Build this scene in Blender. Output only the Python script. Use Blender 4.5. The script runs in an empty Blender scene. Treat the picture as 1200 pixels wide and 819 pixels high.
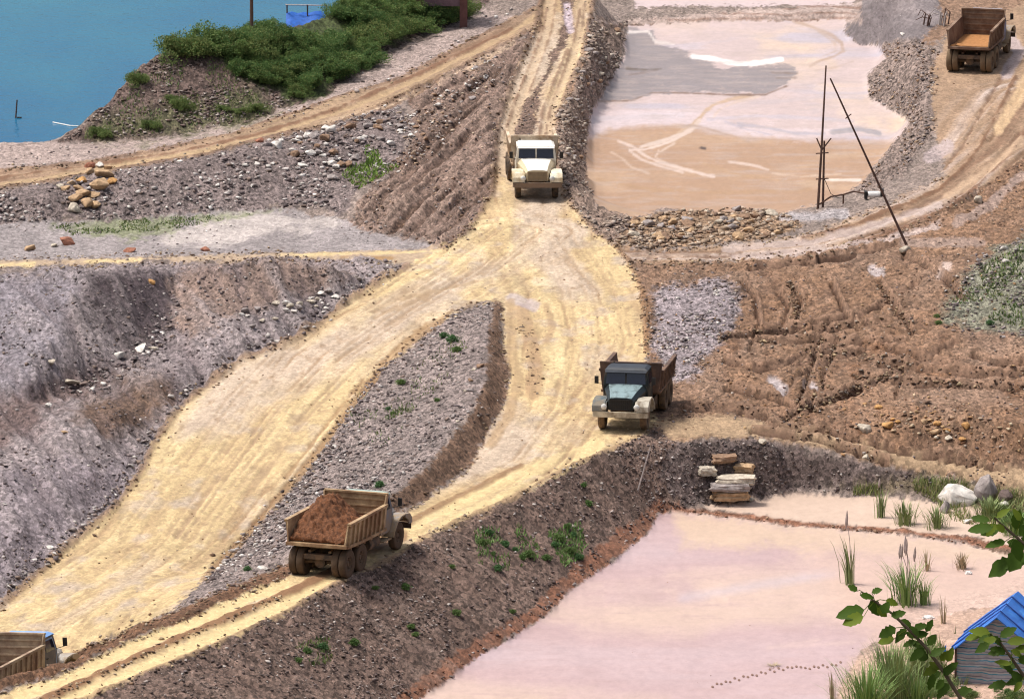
import bpy, bmesh, math, random
import numpy as np
from mathutils import Vector, Matrix

random.seed(7)
RNG = np.random.default_rng(7)
SC = bpy.context.scene
COL = SC.collection
R = math.radians

# ------------------------------------------------------------------ camera
DEP = R(12.0)
H = 84.0
F = 9810.0                       # focal length in photo pixels (1200 wide)
CY = -H / math.tan(DEP)
sd_, cd_ = math.sin(DEP), math.cos(DEP)


def proj(x, y, z):
    dy = y - CY
    dz = H - z
    zc = dy * cd_ + dz * sd_
    return 600 + F * x / zc, 409.3 + F * (dz * cd_ - dy * sd_) / zc


def ray(u, v):
    a = (np.asarray(u, float) - 600) / F
    b = -(np.asarray(v, float) - 409.3) / F
    return a, cd_ + b * sd_, -sd_ + b * cd_      # dx, dy, dz per unit depth


def unproj(u, v, z):
    dx, dy, dz = ray(u, v)
    t = (z - H) / dz
    return dx * t, CY + dy * t


# ------------------------------------------------------------------ noise
def _hash(ix, iy, seed):
    h = (ix.astype(np.int64) * 374761393 + iy.astype(np.int64) * 668265263 + seed * 1442695041) & 0xFFFFFFFF
    h = ((h ^ (h >> 13)) * 1274126177) & 0xFFFFFFFF
    h = (h ^ (h >> 16)) & 0xFFFFFF
    return h / float(0xFFFFFF)


def vnoise(x, y, seed=0):
    x = np.asarray(x, float); y = np.asarray(y, float)
    ix = np.floor(x); iy = np.floor(y)
    fx = x - ix; fy = y - iy
    fx = fx * fx * fx * (fx * (fx * 6 - 15) + 10); fy = fy * fy * fy * (fy * (fy * 6 - 15) + 10)
    a = _hash(ix, iy, seed); b = _hash(ix + 1, iy, seed)
    c = _hash(ix, iy + 1, seed); d = _hash(ix + 1, iy + 1, seed)
    return (a + (b - a) * fx) * (1 - fy) + (c + (d - c) * fx) * fy


def fbm(x, y, seed=0, octv=4, gain=0.5):
    s = 0; a = 1; t = 0
    for k in range(octv):
        s = s + a * (vnoise(x * 2 ** k + 17.3 * k, y * 2 ** k - 9.1 * k, seed + k * 31) - .5) * 2
        t += a; a *= gain
    return s / t * 1.4


# ------------------------------------------------------------------ height control lines  (u, v, z)
UR_L = [(637, -12, 1.1), (628, 35, .9), (612, 70, .8), (596, 110, .65), (584, 150, .5), (580, 190, .35), (577, 225, .2), (560, 255, .1), (545, 275, .05), (520, 292, 0)]
UR_R = [(697, -12, 1.1), (690, 30, .9), (683, 65, .8), (667, 100, .65), (654, 133, .5), (651, 165, .4), (655, 200, .3), (661, 230, .2), (680, 252, .1), (700, 272, .05), (722, 289, 0)]
R2_R = [(757, 420, 0), (768, 500, .25), (712, 528, .2), (663, 547, .2), (593, 586, .25), (543, 606, .3), (497, 629, .4), (470, 648, .45), (393, 684, .6), (330, 718, .75), (253, 753, .9), (190, 779, 1.0), (147, 796, 1.05), (83, 824, 1.1), (0, 862, 1.1)]
R2_L = [(587, 356, .05), (589, 406, .05), (598, 440, .1), (591, 473, .12), (571, 506, .15), (551, 546, .2), (520, 570, .2), (480, 596, .3), (440, 620, .4), (400, 642, .45), (333, 676, .6), (267, 704, .75), (200, 733, .85), (150, 752, .95), (83, 785, 1.0), (0, 812, 1.05), (-60, 835, 1.05)]
R2_C = [(333, 664, 1.0), (267, 690, 1.15), (200, 719, 1.25), (150, 738, 1.3), (83, 768, 1.4), (0, 792, 1.45), (-60, 812, 1.4)]   # crest of the kerb berm
R1_R = [(568, 354, .05), (530, 364, 0), (500, 390, -.15), (467, 414, -.3), (443, 434, -.4), (427, 454, -.5), (400, 494, -.65), (363, 546, -.85), (333, 579, -1.0), (297, 619, -1.15), (267, 649, -1.2), (238, 678, -1.25)]
R1_L = [(478, 312, .02), (440, 330, -.1), (400, 358, -.25), (367, 383, -.35), (333, 402, -.45), (283, 421, -.6), (243, 450, -.75), (213, 473, -.85), (180, 520, -1.0), (163, 556, -1.1), (133, 593, -1.2), (100, 623, -1.3), (57, 659, -1.35), (20, 693, -1.4), (-30, 735, -1.4)]
MOUND_C = [(581, 353, .15), (577, 372, .7), (573, 405, 1.0), (570, 446, 1.1), (558, 473, 1.1), (533, 506, 1.05), (507, 540, 1.0), (470, 572, .9), (430, 598, .8), (390, 620, .75), (345, 645, .7)]
ULT_L = [(-40, 228, -.6), (0, 220, -.6), (100, 204, -.5), (200, 188, -.3), (267, 174, -.2), (333, 158, 0), (400, 142, .2), (467, 114, .4), (533, 82, .7), (600, 48, 1), (632, 30, 1.05)]
ULT_U = [(-40, 206, -.6), (0, 199, -.6), (100, 191, -.5), (200, 173, -.3), (267, 158, -.2), (333, 137, 0), (400, 113, .2), (467, 92, .4), (533, 57, .7), (600, 23, 1), (635, 5, 1.1)]
UP_Z = -1.5
UPOLY = [(735, 31), (800, 27), (870, 25), (990, 23), (990, 40), (1007, 52), (1030, 53), (1038, 68), (1017, 87), (1018, 113), (1047, 130), (1067, 143), (1047, 167), (1033, 187), (1013, 212), (990, 226), (960, 240), (917, 248), (880, 246), (800, 248), (780, 243), (743, 255), (700, 240), (687, 213), (687, 167), (693, 133), (713, 100), (730, 67)]
U2POLY = [(745, 9), (1000, 5), (1010, -40), (730, -40)]
LP_Z = -2.7
LPOLY = [(440, 870), (493, 819), (523, 799), (560, 769), (607, 743), (647, 716), (667, 693), (717, 659), (760, 623), (772, 603), (800, 600), (867, 608), (933, 617), (1000, 622), (1067, 628), (1133, 637), (1200, 655), (1230, 700), (1100, 720), (1010, 760), (985, 800), (960, 870)]
POOL = [(812, 592), (860, 590), (920, 578), (1020, 580), (1110, 590), (1170, 600), (1200, 612), (1200, 640), (1133, 630), (1067, 621), (1000, 615), (933, 610), (867, 601)]

LINES = [UR_L, UR_R, R2_R, R2_L, R2_C, R1_R, R1_L, MOUND_C, ULT_L, ULT_U]
# rock berms beside the upper road
LINES += [[(u - 7, v, z + .35) for u, v, z in UR_L[1:7]], [(u + 9, v, z + .3) for u, v, z in UR_R[1:8]]]
# junction and left track
LINES += [[(0, 309, -.35), (83, 307, -.35), (167, 306, -.3), (333, 301, -.2), (450, 299, -.1), (520, 296, 0)],
          [(-40, 298, -.6), (120, 295, -.6), (330, 293, -.5), (480, 291, -.2)],
          [(600, 300, 0), (650, 330, 0), (690, 400, .02), (690, 470, .15), (650, 520, .18)]]
# left hills
LINES += [[(-40, 335, 2.0), (0, 328, 2.2), (60, 319, 2.5), (110, 317, 2.5), (160, 312, 2.0), (195, 312, 1.5)],
          [(110, 318, 2.5), (88, 350, 2.3), (62, 400, 1.7), (32, 450, 1.1), (0, 490, .7)],
          [(210, 322, .7), (203, 360, .4), (182, 395, .1), (142, 430, -.1), (75, 458, -.1), (10, 495, -.1)],
          [(235, 312, 1.7), (270, 305, 1.9), (330, 303, 1.7), (400, 318, .9), (445, 322, .3)],
          [(330, 345, .65), (262, 380, .35), (222, 420, .05), (180, 448, .1)],
          [(150, 470, .45), (128, 482, .5), (60, 520, .6), (0, 560, .7)], [(u - 26, v - 7, z + .45) for u, v, z in R1_L[3:]],
          [(105, 545, .05), (40, 600, -.05), (-10, 645, -.3)]]
# the left flat
LINES += [[(0, 285, -.9), (200, 280, -1), (400, 284, -.8)], [(0, 263, -1), (200, 259, -1.1), (330, 250, -1.1), (400, 265, -1.0), (470, 276, -.6)],
          [(-40, 240, -.2), (0, 235, -.1), (60, 226, .1), (150, 211, .3), (250, 187, .5), (330, 172, .6), (400, 165, .5), (455, 150, .4)],
          [(300, 225, -.6), (400, 215, -.5), (450, 215, -.3), (430, 185, -.1)],
          [(480, 200, -.1), (520, 190, .25), (545, 170, .4)], [(500, 150, .45), (540, 110, .75)]]
# lake shore and vegetated mound
LINES += [[(-60, 167, -.8), (0, 166, -.8), (78, 166, -.8)],
          [(78, 166, -.8), (100, 145, .0), (130, 115, .9), (150, 90, 1.7), (165, 78, 2.1), (185, 62, 2.6), (240, 50, 2.8), (300, 38, 2.8), (345, 30, 2.5), (420, 8, 2.5), (490, -8, 2.0), (560, -18, 1.6)],
          [(80, 168, -.9), (150, 167, -.8), (200, 160, -.7), (250, 148, -.5), (300, 142, -.4), (340, 124, 0), (370, 119, .1), (400, 98, .2), (430, 83, .4), (455, 63, .5), (500, 38, .6), (540, 23, .8), (575, 2, .95)]]
# upper pond surrounds
LINES += [[(735, 262, -.7), (800, 257, -.7), (870, 254, -.8), (920, 260, -1.0)],
          [(722, 300, 0), (850, 303, -.3), (955, 297, -.4), (1070, 263, -.2), (1140, 226, 0), (1200, 184, .4)],
          [(715, 279, -.1), (760, 292, -.2), (830, 288, -.4), (950, 274, -.6), (1050, 235, -.3), (1110, 205, 0), (1170, 150, .4), (1205, 95, .8)],
          [(1140, 90, .6), (1100, 140, .3)], [(1185, 40, .9), (1100, 20, .9), (1180, 0, 1.0), (1250, -20, 1.1)],
          [(1018, 4, .3), (1040, -6, 1.3), (1060, -12, 1.6), (1084, 4, 1.1), (1102, 26, .75)], [(1040, 22, .1), (1070, 44, .62)], [(1068, 52, .7), (1080, 100, .6), (1085, 140, .4), (1062, 185, -.3), (1035, 213, -1)],
          [(738, 22, -1.1), (870, 17, -1.1), (1000, 13, -1.1)], [(735, 14, -1.25), (1000, 9, -1.2)]]
# mud ground at the right
LINES += [[(765, 310, -.1), (850, 350, -.15), (950, 400, 0), (1050, 420, .1)], [(1000, 478, .2), (1100, 482, .5), (1200, 495, .5)],
          [(880, 450, 0), (800, 470, .05)], [(800, 350, .5), (842, 345, .4), (800, 420, .2), (768, 385, .25), (785, 345, .4)],
          [(1205, 285, 2.4), (1150, 305, 1.2), (1112, 352, .4)], [(1205, 390, .9), (1150, 386, .4)],
          [(850, 508, .05), (940, 512, -.3), (1040, 538, -1.1), (1200, 566, -1.6)], [(1000, 512, -.35), (1100, 520, -.6), (1200, 535, -.9)],
          [(770, 518, .2), (880, 516, -.05), (960, 527, -.6), (1040, 547, -1.35), (1090, 558, -1.8), (1200, 580, -2.0)]]
# lower pond
LINES += [[(u - 13, v - 4, LP_Z + .35) for u, v in LPOLY[1:10]],
          [(800, 596, LP_Z + .3), (867, 604, LP_Z + .3), (933, 613, LP_Z + .3), (1000, 618, LP_Z + .3), (1067, 624, LP_Z + .3), (1133, 633, LP_Z + .3), (1180, 642, LP_Z + .3)],
          [(1100, 575, -2.3), (1200, 590, -2.3)], [(1010, 770, LP_Z + .12), (1110, 725, LP_Z + .15), (1205, 690, LP_Z + .2)], [(1080, 819, LP_Z + .3), (1220, 790, LP_Z + .4)]]
# terrain hidden behind crests, as world offsets from crest lines: (line, dx, dy, z)
HIDDEN = [(R2_C[2:], -1.3, .6, -1.25), (R2_C[2:], -3.0, 2.5, -1.3),
          ([(-40, 335, 2.0), (0, 328, 2.2), (60, 319, 2.5), (110, 317, 2.5), (160, 312, 2.0)], 0, 9, -.4),
          ([(235, 312, 1.7), (270, 305, 1.9), (330, 303, 1.7)], 0, 8, -.4),
          ([(-60, 167, -.8), (0, 166, -.8), (78, 166, -.8)], 0, 7, -5.5),
          ([(100, 145, .0), (130, 115, .9), (150, 90, 1.7), (185, 62, 2.6), (240, 50, 2.8), (300, 38, 2.8), (345, 30, 2.5), (420, 8, 2.5), (490, -8, 2.0)], -3, 13, -6)]

# ------------------------------------------------------------------ harmonic interpolation on a coarse grid
GX0, GX1, GY0, GY1 = -52.0, 52.0, -116.0, 156.0
NX, NY = 257, 513


def pts_along(line, dx=0, dy=0, zf=None):
    out = []
    w = [(*map(float, unproj(u, v, z)), z) for u, v, z in line]
    for (a, b) in zip(w[:-1], w[1:]):
        n = max(2, int(math.hypot(b[0] - a[0], b[1] - a[1]) / .2))
        for k in range(n + 1):
            t = k / n
            z = a[2] + (b[2] - a[2]) * t
            out.append((a[0] + (b[0] - a[0]) * t + dx, a[1] + (b[1] - a[1]) * t + dy, z if zf is None else zf))
    return out


CP = []
for L in LINES: CP += pts_along(L)
for L, dx, dy, z in HIDDEN: CP += pts_along(L, dx, dy, z)
CP = np.array(CP)


def in_poly(px, py, poly):
    inside = np.zeros(np.shape(px), bool)
    n = len(poly)
    for i in range(n):
        x1, y1 = poly[i][:2]; x2, y2 = poly[(i + 1) % n][:2]
        if y1 == y2: continue
        c = ((y1 > py) != (y2 > py)) & (px < (x2 - x1) * (py - y1) / (y2 - y1) + x1)
        inside ^= c
    return inside


def edge_dist(px, py, poly, closed=True):
    d = np.full(np.shape(px), 1e9)
    n = len(poly)
    for i in range(n if closed else n - 1):
        x1, y1 = poly[i][:2]; x2, y2 = poly[(i + 1) % n][:2]
        ex, ey = x2 - x1, y2 - y1
        t = np.clip(((px - x1) * ex + (py - y1) * ey) / (ex * ex + ey * ey + 1e-9), 0, 1)
        d = np.minimum(d, np.hypot(px - x1 - t * ex, py - y1 - t * ey))
    return d


def sdist(px, py, poly):
    d = edge_dist(px, py, poly)
    return np.where(in_poly(px, py, poly), d, -d)


def solve():
    levels = [(33, 65, 400), (65, 129, 300), (129, 257, 250), (257, 513, 160)]
    Z = None
    for nx, ny, it in levels:
        hx = (GX1 - GX0) / (nx - 1); hy = (GY1 - GY0) / (ny - 1)
        acc = np.zeros((ny, nx)); cnt = np.zeros((ny, nx))
        ix = np.rint((CP[:, 0] - GX0) / hx).astype(int); iy = np.rint((CP[:, 1] - GY0) / hy).astype(int)
        ok = (ix >= 0) & (ix < nx) & (iy >= 0) & (iy < ny)
        np.add.at(acc, (iy[ok], ix[ok]), CP[ok, 2]); np.add.at(cnt, (iy[ok], ix[ok]), 1)
        fix = cnt > 0
        val = np.where(fix, acc / np.maximum(cnt, 1), 0)
        xx, yy = np.meshgrid(np.linspace(GX0, GX1, nx), np.linspace(GY0, GY1, ny))
        for poly, z in ((UPOLY, UP_Z), (U2POLY, UP_Z), (LPOLY, LP_Z), (POOL, LP_Z + .1)):
            w = [tuple(map(float, unproj(u, v, z))) for u, v in poly]
            m = in_poly(xx, yy, w)
            fix |= m; val = np.where(m, z, val)
        if Z is None:
            Z = np.zeros((ny, nx))
        else:
            Zn = np.zeros((ny, nx)); Zn[::2, ::2] = Z
            Zn[1::2, ::2] = (Z[:-1] + Z[1:]) / 2
            Zn[:, 1::2] = (Zn[:, :-1:2] + Zn[:, 2::2]) / 2
            Z = Zn
        wx, wy = 1 / hx ** 2, 1 / hy ** 2
        red = (np.add.outer(np.arange(ny), np.arange(nx)) % 2 == 0)
        for _ in range(it):
            for par in (red, ~red):
                P = np.pad(Z, 1, mode='edge')
                N = (wx * (P[1:-1, :-2] + P[1:-1, 2:]) + wy * (P[:-2, 1:-1] + P[2:, 1:-1])) / (2 * wx + 2 * wy)
                Z = np.where(par & ~fix, Z + 1.5 * (N - Z), Z)
            Z = np.where(fix, val, Z)
    P = np.pad(Z, 1, mode='edge')
    S = (P[1:-1, :-2] + P[1:-1, 2:] + P[:-2, 1:-1] + P[2:, 1:-1] + 4 * Z) / 8
    return S


ZG = solve()


def base_h(x, y):
    x = np.asarray(x, float); y = np.asarray(y, float)
    gx = np.clip((x - GX0) / (GX1 - GX0) * (NX - 1), 0, NX - 1.001); gy = np.clip((y - GY0) / (GY1 - GY0) * (NY - 1), 0, NY - 1.001)
    ix = gx.astype(int); iy = gy.astype(int); fx = gx - ix; fy = gy - iy
    z = (ZG[iy, ix] * (1 - fx) + ZG[iy, ix + 1] * fx) * (1 - fy) + (ZG[iy + 1, ix] * (1 - fx) + ZG[iy + 1, ix + 1] * fx) * fy
    z = np.where((y > 104) & (x < -9), np.minimum(z, -6.0), z)
    return np.where(y < -115, np.maximum(z, -2.7 + .287 * (-y - 115) + 2.2 * (1 - np.exp(-((-y - 115) / 60))) * fbm(x * .05, y * .05, 77) * .3), z)


# ------------------------------------------------------------------ zones (photo pixels)
JUNC = UR_L + [(478, 312)] + [p[:2] for p in R1_L[1:]] + [(-30, 800), (0, 792), (83, 768), (150, 738), (200, 719)] + [p[:2] for p in R1_R[::-1]] + [(581, 353)] + \
    [p[:2] for p in R2_L[:-1]] + [(-60, 862)] + [p[:2] for p in R2_R[::-1]] + [(757, 395), (755, 360), (748, 330), (735, 305), (722, 289)] + [p[:2] for p in UR_R[::-1]]
MEDIAN = [(658, -12), (672, -12), (672, 35), (657, 62), (645, 88), (634, 103), (630, 133), (626, 160), (615, 185), (601, 170), (603, 135), (628, 102), (640, 80), (652, 50), (658, 25)]
ULT = [p[:2] for p in ULT_U] + [p[:2] for p in ULT_L[::-1]]
LT = [(-40, 308), (0, 306), (83, 304), (170, 302), (330, 297), (420, 295), (530, 290), (525, 300), (478, 308), (420, 303), (330, 302), (170, 307), (83, 309), (0, 313), (-40, 314)]
RT = [(715, 283), (760, 294), (830, 289), (950, 275), (1050, 236), (1110, 206), (1095, 150), (1092, 90), (1110, 40), (1250, -20), (1260, 140), (1200, 184), (1140, 226), (1070, 263), (955, 297), (850, 305), (735, 308)]
MA = [(735, 303), (850, 305), (955, 297), (1070, 263), (1140, 226), (1260, 140), (1260, 580), (1100, 560), (960, 527), (880, 514), (780, 518), (755, 505), (757, 420), (755, 360), (748, 330)]
GP = [(765, 345), (785, 332), (850, 328), (868, 350), (862, 380), (840, 405), (812, 440), (790, 445), (772, 420), (762, 385)]
GS = [(1112, 352), (1140, 310), (1170, 290), (1260, 262), (1260, 405), (1160, 388), (1105, 376)]
MTRACK = [(770, 490), (850, 488), (950, 500), (1040, 525), (1200, 550), (1260, 560), (1260, 580), (1090, 553), (960, 523), (880, 512), (780, 514)]
DB = [(712, 530), (770, 518), (880, 516), (960, 527), (1040, 547), (1095, 558), (1090, 570), (1000, 576), (920, 578), (860, 588), (790, 596), (765, 600), (700, 570)]
BANK = [p[:2] for p in R2_R[1:]] + [(0, 900), (440, 900)] + LPOLY[1:10] + [(800, 590), (770, 560), (790, 518)]
MOUND = [p[:2] for p in R1_R] + [(200, 719), (267, 690), (333, 664), (345, 645), (390, 620), (430, 598), (470, 572), (507, 540), (533, 506), (558, 473), (570, 446), (573, 405), (577, 372), (578, 353)]
MSIDE = [(581, 353), (577, 372), (573, 405), (570, 446), (558, 473), (533, 506), (507, 540), (470, 572), (430, 598), (390, 620)] + [p[:2] for p in R2_L[9::-1]]
BERM = [(333, 662), (267, 688), (200, 717), (150, 736), (83, 766), (0, 790), (-60, 810), (-60, 833), (0, 810), (83, 783), (150, 751), (200, 732), (267, 703), (333, 676), (400, 642), (400, 632)]
LHILL = [(-60, 330), (60, 312), (165, 306), (240, 308), (330, 297), (440, 305), (478, 312)] + [p[:2] for p in R1_L[1:]] + [(-60, 760)]
HOLLOW = [(100, 322), (160, 314), (200, 318), (225, 335), (205, 370), (185, 395), (150, 400), (118, 385), (95, 350)]
HB = [(200, 330), (235, 310), (330, 300), (410, 318), (400, 335), (340, 345), (270, 375), (220, 400), (205, 372)]
CB = [(95, 470), (140, 445), (200, 440), (205, 470), (165, 505), (120, 510), (90, 495)]
FL = [(-60, 255), (100, 255), (330, 240), (420, 260), (500, 284), (520, 291), (420, 295), (330, 297), (170, 302), (-60, 306)]
PALE = [(230, 258), (300, 246), (350, 248), (400, 256), (390, 268), (320, 272), (260, 285), (200, 292), (190, 280)]
US = [(-60, 232), (100, 206), (267, 176), (333, 160), (400, 145), (467, 117), (490, 150), (470, 190), (420, 222), (400, 250), (330, 242), (100, 258), (-60, 262)]
BS = [(634, 28), (600, 50), (533, 84), (480, 115), (485, 150), (465, 195), (430, 225), (410, 258), (440, 272), (500, 284), (520, 292), (545, 275), (560, 255), (577, 225), (580, 190), (584, 150), (596, 110), (612, 70)]
MM = [(70, 167), (100, 140), (130, 110), (165, 70), (240, 40), (345, 20), (490, -40), (600, -40), (575, 2), (540, 23), (500, 38), (455, 63), (430, 83), (400, 98), (370, 119), (340, 124), (300, 142), (250, 148), (200, 160), (150, 167)]
MGREEN = [(235, 62), (270, 45), (345, 25), (490, -30), (560, -20), (545, 15), (500, 30), (455, 55), (425, 80), (395, 95), (370, 115), (335, 118), (300, 95), (265, 75)]
LSHORE = [(-60, 160), (78, 164), (150, 166), (250, 148), (400, 98), (470, 60), (560, 8), (600, 22), (467, 92), (400, 113), (333, 137), (267, 158), (200, 173), (100, 191), (-60, 208)]
G1 = [(988, 38), (1020, -20), (1090, -20), (1105, 25), (1075, 48), (1030, 53), (1007, 52)]
G2 = [(1030, 53), (1075, 48), (1100, 60), (1098, 130), (1100, 150), (1075, 180), (1060, 200), (1030, 222), (1000, 225), (1013, 212), (1033, 187), (1047, 167), (1067, 143), (1047, 130), (1018, 113), (1017, 87), (1038, 68)]
URB = [p[:2] for p in UR_R[1:]] + [(760, 292), (745, 258), (700, 240), (687, 213), (687, 167), (693, 133), (713, 100), (730, 67), (735, 25), (700, 20)]
RB = [(722, 285), (735, 262), (775, 250), (860, 243), (915, 250), (945, 264), (900, 280), (830, 286), (760, 292)]
UP_GREY = [(735, 33), (765, 37), (770, 50), (800, 62), (850, 80), (923, 75), (935, 87), (920, 100), (897, 110), (800, 108), (763, 108), (740, 117), (703, 118), (715, 95), (730, 67)]
UP_TAN = [(680, 165), (707, 157), (733, 150), (800, 147), (867, 161), (933, 165), (1060, 165), (1060, 260), (680, 260)]
UP_WHITE = [(690, 135), (760, 122), (830, 128), (870, 150), (935, 155), (1000, 150), (1060, 155), (1060, 164), (933, 165), (867, 160), (800, 146), (733, 150), (707, 158), (680, 166)]
SHORE = LPOLY[0:11] + [(800, 592), (768, 588), (745, 608), (700, 640), (650, 685), (630, 706), (590, 733), (545, 757), (505, 785), (470, 815), (420, 870)]
BEACH = [(1000, 770), (1060, 725), (1115, 712), (1200, 680), (1260, 690), (1260, 880), (960, 880), (985, 805)]
VEGR = [(1130, 572), (1200, 575), (1260, 580), (1260, 640), (1180, 620), (1120, 612), (1100, 590)]

# ------------------------------------------------------------------ fine terrain grid


def axis(lo, hi, st, far_lo, far_hi):
    a = list(np.arange(lo, hi + 1e-6, st))
    s = st; x = lo; left = []
    while x > far_lo:
        s *= 1.25; x -= s; left.append(x)
    s = st; x = hi; right = []
    while x < far_hi:
        s *= 1.25; x += s; right.append(x)
    return np.array(left[::-1] + a + right)


AX = axis(-33, 33, .1, -900, 900)
AY = axis(-72, 114, .22, -420, 1500)
XX, YY = np.meshgrid(AX, AY)
nyv, nxv = XX.shape
ZZ = base_h(XX, YY)
UU, VV = proj(XX, YY, ZZ)
print('terrain', XX.shape)
N1 = fbm(XX * .9, YY * .35, 1, 4)
N2 = fbm(XX * 3.1, YY * 1.3, 2, 3)
N3 = fbm(XX * 7., YY * 3., 3, 2)
COLR = np.zeros((nyv, nxv, 3)); COLR[:] = (.21, .165, .145); COLR[UU > 1150] = (.16, .105, .075)
GRAV = np.full((nyv, nxv), .7)      # pebbliness
WET = np.zeros((nyv, nxv))
AMP = np.full((nyv, nxv), .10)      # displacement amplitude
ZID = np.zeros((nyv, nxv), int)     # 0 ground, 1 road, 2 track, 3 upper pond, 4 lower pond, 5 pool, 6 far pond


def mask(poly, soft=5., nz=5., fine=1.1):
    us = [p[0] for p in poly]; vs = [p[1] for p in poly]
    m = np.zeros(XX.shape)
    sel = (UU > min(us) - 25) & (UU < max(us) + 25) & (VV > min(vs) - 25) & (VV < max(vs) + 25)
    s = sdist(UU[sel], VV[sel], poly) + (N1[sel] * nz + N2[sel] * nz * .6 + N3[sel] * min(nz, 3) * fine); soft = soft * .32 if soft < 7 else soft
    m[sel] = np.clip(.5 + s / soft, 0, 1)
    return m


def paint(poly, c, soft=5., nz=5., k=1., grav=None, wet=None, amp=None, zid=None):
    m = mask(poly, soft, nz) * k
    for i in range(3): COLR[..., i] += (c[i] - COLR[..., i]) * m
    for arr, val in ((GRAV, grav), (WET, wet), (AMP, amp)):
        if val is not None: arr += (val - arr) * m
    if zid is not None: ZID[m > .5] = zid
    return m


def tint(m, c, k=1.):
    m = np.clip(m * k, 0, 1)
    for i in range(3): COLR[..., i] += (c[i] - COLR[..., i]) * m


def line_mask(line, w, soft, closed=False, nz=1.):
    us = [p[0] for p in line]; vs = [p[1] for p in line]
    m = np.zeros(XX.shape)
    q = w + soft + 6
    sel = (UU > min(us) - q) & (UU < max(us) + q) & (VV > min(vs) - q) & (VV < max(vs) + q)
    d = edge_dist(UU[sel], VV[sel], line, closed) + N2[sel] * nz + N1[sel] * nz
    m[sel] = np.clip((w - d) / soft + .5, 0, 1)
    return m


GREY = (.215, .175, .175); GREYL = (.30, .255, .25); GREYD = (.13, .10, .105); BLUE = (.17, .155, .185)
BRN = (.20, .12, .08); BRND = (.12, .068, .048); TAN = (.40, .29, .18); YEL = (.485, .362, .20); YELP = (.585, .455, .265)
LIL = (.50, .42, .42); RED = (.205, .095, .058)

paint(LSHORE, (.30, .235, .215), 6, 4, grav=.6, amp=.06)
paint(FL, (.245, .215, .215), 6, 5, grav=.5, amp=.05)
paint(PALE, (.42, .37, .35), 8, 8, .8, grav=.3)
gm = mask([(60, 262), (180, 255), (300, 250), (330, 244), (200, 268), (150, 276), (80, 272)], 8, 8)
tint(gm, (.13, .16, .05), .6)
paint(US, (.165, .13, .125), 6, 6, grav=1, amp=.16)
paint(BS, (.175, .12, .098), 6, 5, grav=.8, amp=.12)
paint(MM, (.115, .08, .07), 4, 4, grav=1, amp=.15)
paint(MGREEN, (.06, .075, .03), 8, 8, grav=.8)
paint([(100, 150), (200, 120), (300, 105), (330, 125), (300, 140), (200, 158), (110, 166)], (.10, .105, .05), 20, 12, .7)
paint(LHILL, (.225, .188, .19), 5, 5, grav=.75, amp=.12)
tint(mask([(-60, 330), (60, 318), (100, 325), (90, 360), (60, 410), (20, 460), (-60, 500)], 25, 12), (.185, .165, .185), .9)
tint(mask(HOLLOW, 20, 8), (.065, .048, .053), 1.0)  # shade of the hollow laid into the ground colour
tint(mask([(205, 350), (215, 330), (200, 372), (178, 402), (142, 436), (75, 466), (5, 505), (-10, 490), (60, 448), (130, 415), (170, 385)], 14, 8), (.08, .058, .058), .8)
tint(mask(HB, 14, 8), (.20, .14, .115), .95)
tint(mask(CB, 25, 10), (.125, .078, .055), 1.0)
tint(mask([(-60, 480), (70, 450), (130, 440), (60, 480), (0, 530), (-60, 560)], 25, 10), (.115, .078, .072), .9)
tint(mask([(-60, 560), (60, 545), (150, 540), (140, 580), (50, 660), (-60, 740)], 25, 10), (.215, .18, .195), .9)
paint(URB, (.215, .155, .125), 4, 4, grav=1, amp=.2)
paint([(1080, 60), (1085, -40), (1260, -40), (1260, 20), (1170, 40), (1110, 40)], (.20, .125, .085), 6, 5, grav=.6, amp=.06)
paint(G1, (.155, .132, .136), 5, 3, grav=.3, amp=.03)
paint(G2, (.195, .148, .13), 5, 4, grav=1, amp=.2)
paint(MA, (.20, .119, .075), 6, 5, grav=.8, amp=.15)
tint(fbm(XX * .35, YY * .12, 61, 4) * mask(MA, 10, 3), (.215, .14, .10), 1.3)
tint(fbm(XX * .5, YY * .2, 64, 4) * mask([(840, 400), (1260, 380), (1260, 550), (900, 510)], 30, 8), (.20, .10, .052), 1.2)
MAD = mask(MA, 10, 3)
tint(MAD * np.clip(fbm(XX * .3, YY * .13, 68, 4) + .1, 0, 1), (.20, .115, .07), .8)
tint(MAD * np.clip(-fbm(XX * 1.3, YY * .55, 66, 4, .6), 0, 1), (.10, .056, .038), .7)
tint(MAD * np.clip(fbm(XX * 2.2, YY * .9, 67, 3, .6) - .1, 0, 1), (.235, .15, .105), .8)
paint(GP, (.24, .20, .21), 8, 6, grav=1, amp=.12)
paint(GS, (.17, .165, .125), 10, 8, grav=1, amp=.15)
paint(RT, (.29, .195, .13), 5, 3, grav=.3, amp=.05, zid=2)
paint(MTRACK, (.33, .23, .145), 8, 4, grav=.4, amp=.06, zid=2)
paint(DB, (.13, .098, .09), 6, 4, grav=1, amp=.12)
paint(BANK, (.138, .092, .074), 4, 3, grav=1, amp=.11)
paint(MOUND, (.20, .16, .15), 4, 3, grav=1, amp=.10)
paint(ULT, (.28, .19, .13), 4, 2, grav=.3, amp=.04, zid=2)
paint(LT, (.36, .27, .19), 3, 2, grav=.2, amp=.03, zid=2)
mroad = paint(JUNC, YEL, 5, 3, grav=.26, amp=.025, zid=1)
paint(MSIDE, (.14, .085, .058), 4, 3, grav=.8, amp=.10, zid=0)
paint(MEDIAN, (.15, .10, .078), 3, 3, grav=.8, amp=.12, zid=0)
paint(BERM, (.14, .075, .045), 3, 2, grav=.8, amp=.10, zid=0)
paint(SHORE, RED, 4, 3, grav=.6, amp=.06)
paint(VEGR, (.13, .10, .06), 12, 8, grav=.8, amp=.1)
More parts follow.
